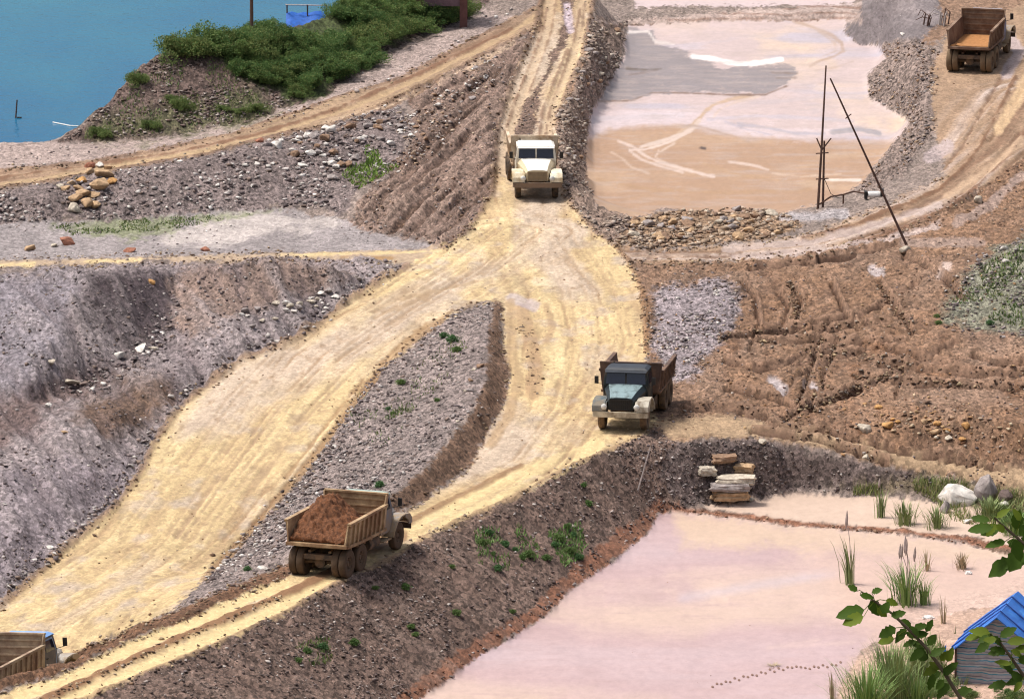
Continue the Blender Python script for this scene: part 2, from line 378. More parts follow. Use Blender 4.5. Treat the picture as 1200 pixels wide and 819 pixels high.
paint([(1090, 556), (1260, 580), (1260, 600), (1100, 575), (1000, 578), (960, 570)], (.19, .15, .09), 8, 5, .7)
paint(RB, (.26, .17, .11), 4, 3, grav=1, amp=.1)
# ponds
PONDAMP = .006
paint([(680, 28), (1010, 2), (1010, 28)], (.36, .28, .25), 4, 2, grav=.4, amp=.06)
paint(U2POLY, (.50, .40, .40), 3, 2, grav=0, wet=.5, amp=PONDAMP, zid=6)
mup = paint(UPOLY, (.48, .38, .37), 2, 1.5, grav=0, wet=.6, amp=PONDAMP, zid=3)
paint(POOL, (.49, .37, .30), 3, 2, grav=0, wet=.2, amp=PONDAMP, zid=5)
mlp = paint(LPOLY, (.42, .30, .302), 2.5, 1.5, grav=0, wet=.5, amp=PONDAMP, zid=4)
paint(BEACH, (.40, .275, .215), 25, 10, grav=.3, amp=.04)
tint(line_mask([(800, 596), (867, 604), (933, 613), (1000, 618), (1067, 624), (1133, 633), (1185, 642)], 2.6, 3), RED, 1)

# pond patterns: layers of settled sediment
w1 = fbm(XX * .18 + N1 * .25, YY * .09, 5, 4)
w2 = fbm(XX * .10 + fbm(XX * .1, YY * .06, 9, 3) * 1.5, YY * .30, 6, 4)
tint(mup * np.clip(w1 + .1, 0, 1), (.56, .43, .34), 1.2)
tint(mup * np.clip(-w2 - .15, 0, 1), (.42, .37, .41), 1.5)
tint(mup * mask(UP_WHITE, 10, 6, .3) * np.clip(.6 + w2, 0, 1), (.56, .48, .51), .6)
tint(mup * mask(UP_TAN, 8, 3, .3), (.355, .222, .14), .97)
tint(mup * mask(UP_TAN, 8, 3, .3) * np.clip(w2, 0, 1), (.42, .285, .19), 1.0)
tint(mup * mask(UP_GREY, 5, 3.5, .25), (.225, .195, .20), .95)
STREAMS = [([(915, 70), (890, 74), (865, 75), (835, 69), (812, 66)], 3, (.70, .65, .64), .8),
           ([(930, 25), (950, 31), (972, 40), (986, 50), (988, 60), (978, 66), (962, 71), (950, 77)], 2, (.36, .25, .18), .6),
           ([(940, 28), (962, 38), (978, 50), (980, 60), (965, 66)], 1.2, (.40, .29, .22), .5), ([(1000, 72), (975, 80), (955, 82)], 1, (.36, .26, .2), .4),
           ([(880, 112), (855, 117), (838, 122), (826, 131), (818, 141), (808, 150), (795, 156)], 2.2, (.44, .31, .22), .8),
           ([(890, 113), (862, 120), (843, 128), (836, 138)], 1.3, (.52, .40, .34), .7),
           ([(820, 141), (812, 151), (800, 157), (783, 163), (768, 168), (752, 172)], 2, (.52, .41, .35), .85),
           ([(812, 151), (792, 163), (772, 171), (755, 175), (738, 176)], 1.3, (.56, .44, .38), .8), ([(725, 165), (742, 172), (755, 182), (772, 190), (790, 195), (812, 201), (836, 207)], 1.6, (.54, .42, .36), .8),
           ([(738, 177), (752, 187), (772, 194), (800, 202)], 1.2, (.54, .42, .36), .7), ([(772, 176), (768, 184), (778, 191)], 1.2, (.52, .40, .33), .6), ([(790, 168), (770, 180)], 1, (.54, .42, .35), .6),
           ([(716, 178), (730, 186), (740, 196), (760, 203)], 1, (.50, .37, .29), .6), ([(855, 190), (880, 193), (900, 199)], 1.2, (.54, .42, .36), .7), ([(905, 203), (940, 207), (985, 204)], 1, (.5, .37, .28), .6),
           ([(965, 211), (1008, 211)], 1.3, (.62, .52, .45), .9), ([(700, 210), (760, 222), (850, 226), (950, 222)], 2, (.36, .225, .13), .5), ([(820, 190), (870, 206), (930, 214)], 1.6, (.37, .235, .14), .5),
           ([(975, 155), (1005, 151), (1030, 156)], 3, (.27, .25, .27), .7), ([(865, 146), (900, 150), (930, 156), (965, 157)], 2, (.34, .31, .35), .6), ([(850, 143), (875, 152), (905, 158)], 1.3, (.36, .32, .37), .6),
           ([(830, 140), (880, 136), (940, 138), (1000, 142)], 2, (.42, .38, .43), .5), ([(880, 120), (920, 118), (970, 112), (1010, 115)], 2, (.44, .37, .38), .5), ([(940, 100), (975, 95), (1010, 97)], 1.2, (.40, .32, .31), .5),
           ([(703, 119), (740, 118), (763, 109), (800, 109), (850, 111), (897, 111), (922, 101)], .9, (.20, .13, .10), .8), ([(905, 85), (935, 86)], .8, (.2, .14, .11), .6), ([(910, 92), (932, 91)], .8, (.2, .14, .11), .6),
           ([(735, 80), (755, 82), (775, 81)], 1.2, (.13, .10, .085), .8), ([(770, 82), (750, 86), (738, 88)], 1, (.15, .11, .10), .6), ([(735, 38), (760, 37), (768, 49), (790, 52)], 1.2, (.60, .54, .52), .7),
           ([(690, 140), (740, 137), (800, 135)], 3, (.48, .42, .45), .5), ([(822, 173), (826, 174)], 1.5, (.08, .05, .04), .9), ([(700, 160), (760, 150), (815, 147), (867, 162), (933, 165)], .8, (.34, .23, .16), .6)]
for ln, w, c, k in STREAMS:
    tint(mup * line_mask(ln, w, 1.8, nz=.7), c, min(1, k * 1.25))
ring = np.abs(((w1 * 3.2 + w2 * 1.2) % 1) - .5)
tint(mup * np.clip(1 - ring / .07, 0, 1) * np.clip(.5 + N1, 0, 1), (.37, .285, .25), .5)
mdk = mask([(700, 28), (1010, 2), (1010, 24), (990, 26), (735, 33)], 3, 1)
tint(np.clip(np.sin(VV * .9 + N1 * 2) - .1, 0, 1) * mdk * (1 - mup), (.20, .12, .09), .9)
tint(mup * np.clip(fbm(XX * .6, YY * 1.6, 12, 3), 0, 1), (.40, .32, .29), .45)
w3 = fbm(XX * .06 + N1 * .1, YY * .10, 15, 4)
tint(mlp * np.clip(w3, 0, 1), (.50, .37, .315), 1.4)
tint(mlp * np.clip(-w3 - .1, 0, 1), (.45, .35, .37), 1.2)
ring = np.abs(((w3 * 3.5 + fbm(XX * .25, YY * .3, 17, 3) * .8) % 1) - .5)
tint(mlp * np.clip(1 - ring / .06, 0, 1) * np.clip(.4 + N1, 0, 1), (.38, .27, .265), .45)
tint(mlp * np.clip(fbm(XX * .5, YY * 2.2, 18, 4) - .25, 0, 1), (.40, .28, .27), .8)
tint(mlp * line_mask([(800, 700), (860, 690), (920, 680), (980, 670)], 5, 8), (.44, .38, .42), .5)
tint(mlp * mask([(790, 600), (1200, 640), (1200, 665), (1000, 648), (800, 638)], 15, 5), (.52, .39, .29), .8)
tint(mlp * mask([(960, 640), (1250, 660), (1250, 730), (1030, 760), (980, 720)], 40, 10), (.49, .35, .295), .7)
for p in ([(1000, 752), (900, 758), (960, 749)], ):
    tint(mlp * line_mask(p, 2, 4), (.50, .37, .34), .5)

# --- road surface: streaks along the lanes
LANES = {'ur': [(662, -12, 1.1), (655, 50, .9), (632, 110, .65), (617, 160, .4), (622, 230, .2), (640, 280, 0), (680, 340, 0), (690, 400, 0), (672, 480, .15), (625, 540, .2), (560, 585, .25), (470, 630, .4), (395, 665, .55), (300, 710, .75), (200, 752, .9), (100, 796, 1.05), (0, 840, 1.1)],
         'r1': [(600, 270, .1), (540, 315, 0), (450, 370, -.25), (380, 420, -.5), (320, 480, -.8), (260, 560, -1.05), (210, 630, -1.2), (130, 690, -1.3), (30, 760, -1.4)],
         'rt': [(722, 296, 0), (850, 296, -.3), (953, 286, -.5), (1060, 250, -.25), (1125, 215, 0), (1185, 165, .4), (1230, 110, .7)],
         'ul': [(-40, 217, -.6), (0, 210, -.6), (100, 198, -.5), (200, 181, -.3), (267, 166, -.2), (333, 148, 0), (400, 128, .2), (467, 103, .4), (533, 70, .7), (600, 36, 1), (650, 5, 1.1)]}


def lane_coords(line, x, y):
    w = [tuple(map(float, unproj(u, v, z))) for u, v, z in line]
    best = np.full(x.shape, 1e9); S = np.zeros(x.shape); T = np.zeros(x.shape); acc = 0
    for (x1, y1), (x2, y2) in zip(w[:-1], w[1:]):
        ex, ey = x2 - x1, y2 - y1; l = math.hypot(ex, ey)
        t = np.clip(((x - x1) * ex + (y - y1) * ey) / l ** 2, 0, 1)
        d = np.hypot(x - x1 - t * ex, y - y1 - t * ey)
        b = d < best
        best[b] = d[b]; S[b] = (acc + t * l)[b]
        sgn = np.sign(ex * (y - y1) - ey * (x - x1)); T[b] = (sgn * d)[b]
        acc += l
    return S, T, best


RUT = np.zeros(XX.shape)
SPK = np.clip(fbm(XX * 2.6, YY * 1.1, 71, 4, .7) - .22, 0, 1)
SEL = (YY > -75) & (YY < 120) & (np.abs(XX) < 34)
xs, ys = XX[SEL], YY[SEL]
for key, seed in (('ur', 21), ('r1', 22), ('rt', 23), ('ul', 24)):
    S, T, D = lane_coords(LANES[key], xs, ys)
    T = T + fbm(S * .08, T * .2, seed + 5, 2) * .5
    st = fbm(T * 1.3, S * .045, seed, 4, .6)
    fine = fbm(T * 4.5, S * .10, seed + 40, 3, .6)
    wide = fbm(T * .35 + 3, S * .05, seed + 70, 3)
    full = np.zeros(XX.shape); ff = np.zeros(XX.shape); fw = np.zeros(XX.shape)
    full[SEL] = st; ff[SEL] = fine; fw[SEL] = wide
    near = np.zeros(XX.shape)
    near[SEL] = np.clip((5.5 - D) / 2, 0, 1)
    if key in ('ur', 'r1'):
        mm = mroad * (ZID == 1) * near
        if key == 'ur':
            tint(mm * np.clip((270 - VV) / 60, 0, 1), (.32, .22, .145), .8)
            mm = mm * np.clip((VV - 560) / -60 + np.clip((UU - 300) / 60, 0, 1), 0, 1)
        tint(mm * np.clip(full, 0, 1), YELP, .9)
        tint(mm * np.clip(-full - .1, 0, 1), (.36, .25, .145), 1.0)
        tint(mm * np.clip(fw - .02, 0, 1), (.44, .345, .265), 1.8)
        tint(mm * np.clip(-ff - .35, 0, 1), (.27, .17, .095), 1.1)
        RUT += mm * (full * .035 + ff * .03)
    else:
        mm = (ZID == 2) * near
        hi, lo = ((.32, .225, .14), (.17, .10, .065)) if key == 'ul' else ((.43, .345, .305), (.17, .10, .065))
        tint(mm * np.clip(full * 1.2, 0, 1), hi, 1.0)
        tint(mm * np.clip(-full * 1.2 - .1, 0, 1), lo, 1.1)
        tint(mm * np.clip(-ff - .25, 0, 1), lo, 1.0)
        RUT += mm * (full * .06 + ff * .04)

tint((ZID == 1) * SPK, (.27, .18, .11), 1.1)
tint((ZID == 1) * np.clip(fbm(XX * 1.1, YY * .5, 72, 3) - .2, 0, 1), (.41, .325, .25), 1.3)
# named ruts and ridges:  (polyline, half-width px, depth m, colour, strength)
YB = (.56, .43, .23)
STRIPS = [([(700, 520), (640, 545), (590, 562), (540, 586), (490, 610), (460, 626)], 8, -.02, YB, .8), ([(690, 534), (600, 578), (545, 602), (500, 626)], 5, -.02, YB, .8),
          ([(610, 545), (567, 566), (483, 609), (450, 625)], 3.5, .05, (.22, .13, .07), .9),
          ([(333, 683), (267, 710), (200, 740), (150, 760), (83, 793), (20, 815)], 6.5, -.04, YB, .95), ([(380, 678), (333, 709), (200, 767), (120, 803), (70, 824)], 6.5, -.04, YB, .95),
          ([(400, 665), (333, 697), (267, 724), (200, 752), (150, 775), (83, 806), (30, 830)], 4, .10, (.20, .105, .055), .95),
          ([(470, 628), (430, 640), (400, 655)], 8, 0, (.20, .11, .06), .8),
          ([(520, 372), (480, 400), (455, 420), (440, 440), (415, 470)], 4, -.05, (.32, .19, .09), .6), ([(500, 380), (470, 402), (445, 425)], 2, -.05, (.28, .17, .08), .7),
          ([(440, 440), (415, 470), (385, 512), (350, 555)], 3.5, -.08, (.27, .165, .085), .85), ([(425, 445), (398, 478), (365, 520), (335, 558)], 2, -.06, (.27, .165, .085), .75), ([(340, 566), (310, 598), (282, 634), (250, 664)], 3.5, -.09, (.22, .135, .07), .9), ([(320, 566), (296, 592), (262, 632)], 1.6, -.06, (.28, .18, .10), .7),
          ([(325, 578), (290, 622), (262, 652)], 1.5, -.06, (.22, .13, .07), .8),
          ([(612, 365), (622, 400), (628, 430), (625, 460)], 9, .03, (.30, .19, .11), .65), ([(640, 360), (648, 385), (640, 400)], 4, .02, (.27, .17, .10), .6),
          ([(600, 350), (625, 358)], 7, 0, (.38, .33, .36), .6), ([(628, 330), (645, 332)], 5, 0, (.60, .50, .38), .4),
          ([(752, 340), (757, 370), (757, 410)], 3, .04, (.24, .13, .06), .8),
          ([(598, 356), (600, 420), (608, 445), (595, 490), (575, 520)], 6, .02, (.34, .23, .13), .7),
          ([(470, 350), (510, 340), (560, 330)], 2, -.02, (.34, .24, .14), .6), ([(440, 372), (500, 345)], 2, -.02, (.32, .22, .13), .6),
          ([(330, 299), (430, 297), (520, 294)], 1.6, 0, YB, .8), ([(400, 301), (470, 302)], 1.2, 0, (.28, .17, .08), .9), ([(0, 311), (40, 309)], 2, 0, YB, .8), ([(80, 306.5), (165, 305)], 1.3, 0, YB, .8),
          ([(0, 217), (60, 208), (150, 192), (240, 176), (330, 152), (420, 122), (500, 88), (580, 48), (625, 22)], 3, -.05, (.38, .27, .16), .8),
          ([(0, 209), (100, 195), (200, 180), (300, 158), (400, 126), (500, 82), (600, 33)], 1.4, .05, (.17, .09, .055), .9),
          ([(380, 145), (450, 125), (520, 95), (600, 52)], 3, -.05, (.42, .31, .22), .8), ([(400, 149), (460, 124), (540, 80)], 1.3, .05, (.15, .09, .06), .8),
          ([(647, -5), (640, 40), (628, 70), (612, 110), (598, 150), (590, 200)], 6, -.05, (.43, .32, .215), .6), ([(684, -5), (678, 40), (668, 75), (650, 115), (640, 150), (635, 180)], 6, -.05, (.43, .32, .215), .6),
          ([(636, 15), (630, 50), (615, 90), (600, 125)], 1.2, .05, (.22, .13, .08), .8), ([(665, 60), (650, 95), (637, 125), (632, 160)], 1.5, .05, (.2, .12, .08), .8),
          ([(641, 10), (634, 45), (620, 80), (604, 120), (590, 160)], 1.2, .06, (.19, .115, .075), .8), ([(652, 0), (645, 40), (635, 70), (620, 108)], 1.0, .05, (.2, .125, .08), .8), ([(680, 10), (672, 50), (660, 85), (645, 125), (638, 165)], 1.2, .06, (.19, .115, .075), .8), ([(686, 0), (682, 30)], 1.2, .05, (.2, .13, .09), .8), ([(690, 40), (684, 75), (668, 110), (656, 140)], 1.3, .05, (.22, .13, .08), .8), ([(664, 5), (668, 35)], 4, -.05, (.46, .38, .42), .8),
          ([(940, 278), (1000, 264), (1060, 240), (1100, 222), (1130, 195), (1150, 170), (1190, 90)], 1.6, .07, (.16, .085, .05), .9),
          ([(975, 292), (1050, 270), (1110, 245), (1145, 220), (1180, 185), (1205, 150)], 1.6, .07, (.17, .09, .055), .9),
          ([(1000, 280), (1060, 262), (1110, 240), (1150, 208), (1195, 155)], 1.8, -.09, (.15, .085, .055), .85), ([(920, 285), (1000, 272), (1055, 252), (1105, 228)], 1.3, -.06, (.19, .12, .085), .8),
          ([(1105, 200), (1130, 168), (1150, 130), (1180, 80)], 1.6, -.08, (.17, .10, .065), .8), ([(1160, 165), (1185, 130), (1203, 95)], 1.4, -.08, (.17, .10, .06), .8), ([(1110, 250), (1150, 225), (1200, 178)], 1.8, -.09, (.16, .095, .06), .8),
          ([(730, 296), (800, 298), (870, 295)], 2.5, -.04, (.20, .13, .09), .7), ([(760, 303), (850, 300), (930, 294)], 1.2, -.05, (.18, .11, .08), .8),
          ([(850, 291), (950, 283), (1030, 262), (1100, 240)], 4, -.04, (.44, .36, .34), .6), ([(860, 302), (960, 293), (1040, 280), (1100, 262)], 3.5, -.04, (.44, .36, .34), .6),
          ([(1170, 150), (1190, 120), (1205, 90)], 7, -.03, (.47, .33, .20), .8), ([(1110, 230), (1150, 205), (1195, 165)], 5, -.03, (.40, .28, .19), .8),
          ([(1090, 185), (1110, 172)], 8, 0, (.38, .31, .31), .7), ([(1180, 85), (1195, 62), (1185, 45)], 7, 0, (.40, .33, .34), .7), ([(1120, 262), (1160, 240), (1200, 205)], 5, 0, (.33, .26, .24), .5),
          ([(905, 445), (918, 456)], 6, -.08, (.42, .36, .36), .9), ([(946, 448), (955, 452)], 4, -.06, (.40, .34, .34), .9), ([(1022, 312), (1032, 320)], 4, -.06, (.42, .36, .36), .8),
          ([(1100, 322), (1110, 312)], 5, -.02, (.46, .36, .32), .8), ([(1060, 285), (1150, 285)], 6, 0, (.28, .22, .20), .5)]
for ed, w, dz, c in (([p[:2] for p in R1_L], 4, .10, (.22, .14, .09)), ([p[:2] for p in R1_R[1:]], 2.6, .05, (.25, .16, .09)), ([p[:2] for p in R2_R[1:]], 2.2, .04, (.26, .17, .10)),
                     ([p[:2] for p in UR_L], 3.0, .12, (.14, .085, .06)), ([p[:2] for p in UR_R], 2.5, .06, (.22, .14, .10)), ([(722, 289), (735, 305), (748, 330), (755, 360), (757, 410)], 2.4, .06, (.24, .14, .08)),
                     ([p[:2] for p in ULT_L], 1.8, .06, (.15, .09, .06)), ([p[:2] for p in ULT_U], 1.4, .04, (.18, .11, .075))):
    STRIPS.append((ed, w, dz, c, .75))
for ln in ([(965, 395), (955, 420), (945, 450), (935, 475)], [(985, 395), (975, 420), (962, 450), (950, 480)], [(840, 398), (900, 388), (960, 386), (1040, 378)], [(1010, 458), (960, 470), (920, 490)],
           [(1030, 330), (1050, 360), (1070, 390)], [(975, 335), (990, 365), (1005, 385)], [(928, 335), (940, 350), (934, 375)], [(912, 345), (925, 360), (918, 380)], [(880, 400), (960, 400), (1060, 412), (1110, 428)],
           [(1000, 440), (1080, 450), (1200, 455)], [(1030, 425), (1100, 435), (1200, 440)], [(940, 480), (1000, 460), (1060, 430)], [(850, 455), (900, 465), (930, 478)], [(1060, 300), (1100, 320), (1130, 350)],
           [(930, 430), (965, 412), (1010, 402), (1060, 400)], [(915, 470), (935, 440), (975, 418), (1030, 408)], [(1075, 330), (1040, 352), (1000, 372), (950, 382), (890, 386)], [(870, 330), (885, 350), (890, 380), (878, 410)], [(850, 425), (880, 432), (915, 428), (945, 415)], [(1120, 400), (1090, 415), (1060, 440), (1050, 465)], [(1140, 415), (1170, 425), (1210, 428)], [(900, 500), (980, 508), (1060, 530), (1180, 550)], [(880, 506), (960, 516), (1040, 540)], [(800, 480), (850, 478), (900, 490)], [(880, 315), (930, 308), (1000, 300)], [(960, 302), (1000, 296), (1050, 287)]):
    STRIPS.append((ln, 2.2, -.30, (.06, .031, .02), .95))  # rut shadow painted in as a very dark strip colour
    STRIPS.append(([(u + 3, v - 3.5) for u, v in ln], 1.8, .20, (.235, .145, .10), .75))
trk = random.Random(3)
for _ in range(16):
    o_ = trk.uniform(-55, 55); i0 = trk.randrange(0, 5); i1 = min(9, i0 + trk.randint(2, 4))
    for g_ in (0, 9):
        STRIPS.append(([(u + o_ + g_, v + o_ * .25) for u, v, z in LANES['r1'][i0:i1]], 1.1, -.035, (.29, .20, .125), .5))
for _ in range(10):
    o_ = trk.uniform(-42, 42); i0 = trk.randrange(4, 9); i1 = i0 + trk.randint(2, 4)
    for g_ in (0, 9):
        STRIPS.append(([(u + o_ + g_, v + o_ * .1) for u, v, z in LANES['ur'][i0:i1]], 1.0, -.03, (.30, .205, .125), .45))
for ln, w, dz, c, k in STRIPS:
    m = line_mask(ln, w, 1.6 if w < 3 else 2.5, nz=1.3)
    tint(m, c, k); RUT += m * dz
    GRAV *= 1 - .3 * m
WET += .45 * sum(line_mask(l, w, 3) for l, w in (([(905, 445), (918, 456)], 6), ([(946, 448), (955, 452)], 4), ([(1022, 312), (1032, 320)], 4), ([(910, 255), (960, 256)], 5)))
tint(line_mask([(918, 254), (960, 254), (990, 250)], 5, 3), (.33, .30, .31), .8)

# furrowed slope left of the upper road: dumped ridges running down hill
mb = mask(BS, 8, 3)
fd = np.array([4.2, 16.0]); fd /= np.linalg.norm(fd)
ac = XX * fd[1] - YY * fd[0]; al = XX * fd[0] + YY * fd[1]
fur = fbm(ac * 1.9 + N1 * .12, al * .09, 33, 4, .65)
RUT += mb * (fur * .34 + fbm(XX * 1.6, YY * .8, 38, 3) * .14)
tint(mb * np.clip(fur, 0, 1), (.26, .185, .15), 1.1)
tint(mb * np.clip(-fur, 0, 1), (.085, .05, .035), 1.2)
# tipped banks: streaks down the slope of the embankment
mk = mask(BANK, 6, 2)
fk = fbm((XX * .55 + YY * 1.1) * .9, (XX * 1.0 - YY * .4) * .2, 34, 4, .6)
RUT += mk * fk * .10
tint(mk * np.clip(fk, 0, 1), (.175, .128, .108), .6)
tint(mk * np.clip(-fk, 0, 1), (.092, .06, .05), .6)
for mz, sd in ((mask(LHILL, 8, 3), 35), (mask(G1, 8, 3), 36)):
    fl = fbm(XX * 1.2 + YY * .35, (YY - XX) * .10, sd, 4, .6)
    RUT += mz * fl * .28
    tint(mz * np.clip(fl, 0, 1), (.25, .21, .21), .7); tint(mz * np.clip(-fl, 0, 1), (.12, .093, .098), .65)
# general tone variation
tone = 1 + .16 * fbm(XX * .8, YY * .3, 50, 4) * (GRAV > .25) + .05 * N1
COLR *= tone[..., None]
COLR = np.clip(COLR, .01, .85)
# far land outside the frame: plain scrub-brown
out = (YY < -80) | (YY > 130)
COLR[out] = (.12, .11, .06)

flatm = np.clip(1 - (AMP < .01), 0, 1)
DISP = AMP * (fbm(XX * .9, YY * .6, 41, 4, .55) * 1.0 + fbm(XX * 3.5, YY * 2.2, 42, 3, .6) * .55) + RUT
ZF = ZZ + np.where(YY > -110, DISP, fbm(XX * .1, YY * .1, 43) * .5)


def ground(x, y):
    ix = np.clip(np.searchsorted(AX, x) - 1, 0, nxv - 2); iy = np.clip(np.searchsorted(AY, y) - 1, 0, nyv - 2)
    fx = np.clip((x - AX[ix]) / (AX[ix + 1] - AX[ix]), 0, 1); fy = np.clip((y - AY[iy]) / (AY[iy + 1] - AY[iy]), 0, 1)
    return (ZF[iy, ix] * (1 - fx) + ZF[iy, ix + 1] * fx) * (1 - fy) + (ZF[iy + 1, ix] * (1 - fx) + ZF[iy + 1, ix + 1] * fx) * fy


def hit(u, v):
    """first point where the sight line through photo pixel (u, v) meets the terrain"""
    u = np.atleast_1d(np.asarray(u, float)); v = np.atleast_1d(np.asarray(v, float))
    dx, dy, dz = ray(u, v)
    t0 = (-76 - CY) / dy
    t = t0.copy(); done = np.zeros(u.shape, bool)
    for _ in range(460):
        x = dx * t; y = CY + dy * t; z = H + dz * t
        g = ground(x, y)
        done |= z <= g
        if done.all(): break
        t = np.where(done, t, t + .45)
    lo = t - .45; hi = t
    for _ in range(7):
        mid = (lo + hi) / 2
        b = (H + dz * mid) <= ground(dx * mid, CY + dy * mid)
        hi = np.where(b, mid, hi); lo = np.where(b, lo, mid)
    x = dx * hi; y = CY + dy * hi
    return x, y, ground(x, y)


def at(u, v):
    x, y, z = hit(u, v)
    return Vector((float(x[0]), float(y[0]), float(z[0])))


def ppm(y):       # photo pixels per metre at this depth
    return F / ((y - CY) * cd_ + H * sd_)


# ------------------------------------------------------------------ materials
def new_mat(name):
    m = bpy.data.materials.new(name); m.use_nodes = True
    nt = m.node_tree
    return m, nt, nt.nodes['Principled BSDF'], nt.nodes, nt.links


def mat(name, c, rough=.7, var=.25, scale=3., dirt=None, dirtk=.4, metal=0., bump=0., spec=.35, mud=0.):
    m, nt, b, N, L = new_mat(name)
    tc = N.new('ShaderNodeTexCoord')
    nz = N.new('ShaderNodeTexNoise'); nz.inputs['Scale'].default_value = scale; nz.inputs['Detail'].default_value = 6; nz.inputs['Roughness'].default_value = .65
    L.new(tc.outputs['Object'], nz.inputs['Vector'])
    mr = N.new('ShaderNodeMapRange'); mr.inputs[1].default_value = .3; mr.inputs[2].default_value = .7; mr.inputs[3].default_value = 1 - var; mr.inputs[4].default_value = 1 + var
    L.new(nz.outputs['Fac'], mr.inputs[0])
    mx = N.new('ShaderNodeMix'); mx.data_type = 'RGBA'; mx.blend_type = 'MULTIPLY'; mx.inputs[0].default_value = 1
    mx.inputs[6].default_value = (*c, 1); L.new(mr.outputs[0], mx.inputs[7])
    outc = mx.outputs[2]
    if dirt:
        n2 = N.new('ShaderNodeTexNoise'); n2.inputs['Scale'].default_value = scale * .6; n2.inputs['Detail'].default_value = 8; n2.inputs['Roughness'].default_value = .7
        mp = N.new('ShaderNodeMapping'); mp.inputs['Location'].default_value = (3.1, 7.7, 1.3); L.new(tc.outputs['Object'], mp.inputs['Vector']); L.new(mp.outputs[0], n2.inputs['Vector'])
        m2 = N.new('ShaderNodeMapRange'); m2.inputs[1].default_value = .60 - .38 * dirtk; m2.inputs[2].default_value = .74 - .25 * dirtk; src = n2.outputs['Fac']
        if mud:
            sz = N.new('ShaderNodeSeparateXYZ'); L.new(tc.outputs['Object'], sz.inputs[0])
            mz_ = N.new('ShaderNodeMapRange'); mz_.inputs[1].default_value = .6; mz_.inputs[2].default_value = 2.0; mz_.inputs[3].default_value = mud; mz_.inputs[4].default_value = 0; L.new(sz.outputs[2], mz_.inputs[0])
            ma_ = N.new('ShaderNodeMath'); ma_.operation = 'ADD'; L.new(src, ma_.inputs[0]); L.new(mz_.outputs[0], ma_.inputs[1]); src = ma_.outputs[0]
        L.new(src, m2.inputs[0])
        m3 = N.new('ShaderNodeMix'); m3.data_type = 'RGBA'; L.new(m2.outputs[0], m3.inputs[0]); L.new(outc, m3.inputs[6]); m3.inputs[7].default_value = (*dirt, 1)
        outc = m3.outputs[2]
        r3 = N.new('ShaderNodeMapRange'); r3.inputs[3].default_value = rough; r3.inputs[4].default_value = .9; L.new(m2.outputs[0], r3.inputs[0]); L.new(r3.outputs[0], b.inputs['Roughness'])
    L.new(outc, b.inputs['Base Color'])
    b.inputs['Roughness'].default_value = rough; b.inputs['Metallic'].default_value = metal
    b.inputs['Specular IOR Level'].default_value = spec
    if bump:
        bp = N.new('ShaderNodeBump'); bp.inputs['Strength'].default_value = bump; bp.inputs['Distance'].default_value = .05
        L.new(nz.outputs['Fac'], bp.inputs['Height']); L.new(bp.outputs[0], b.inputs['Normal'])
    return m


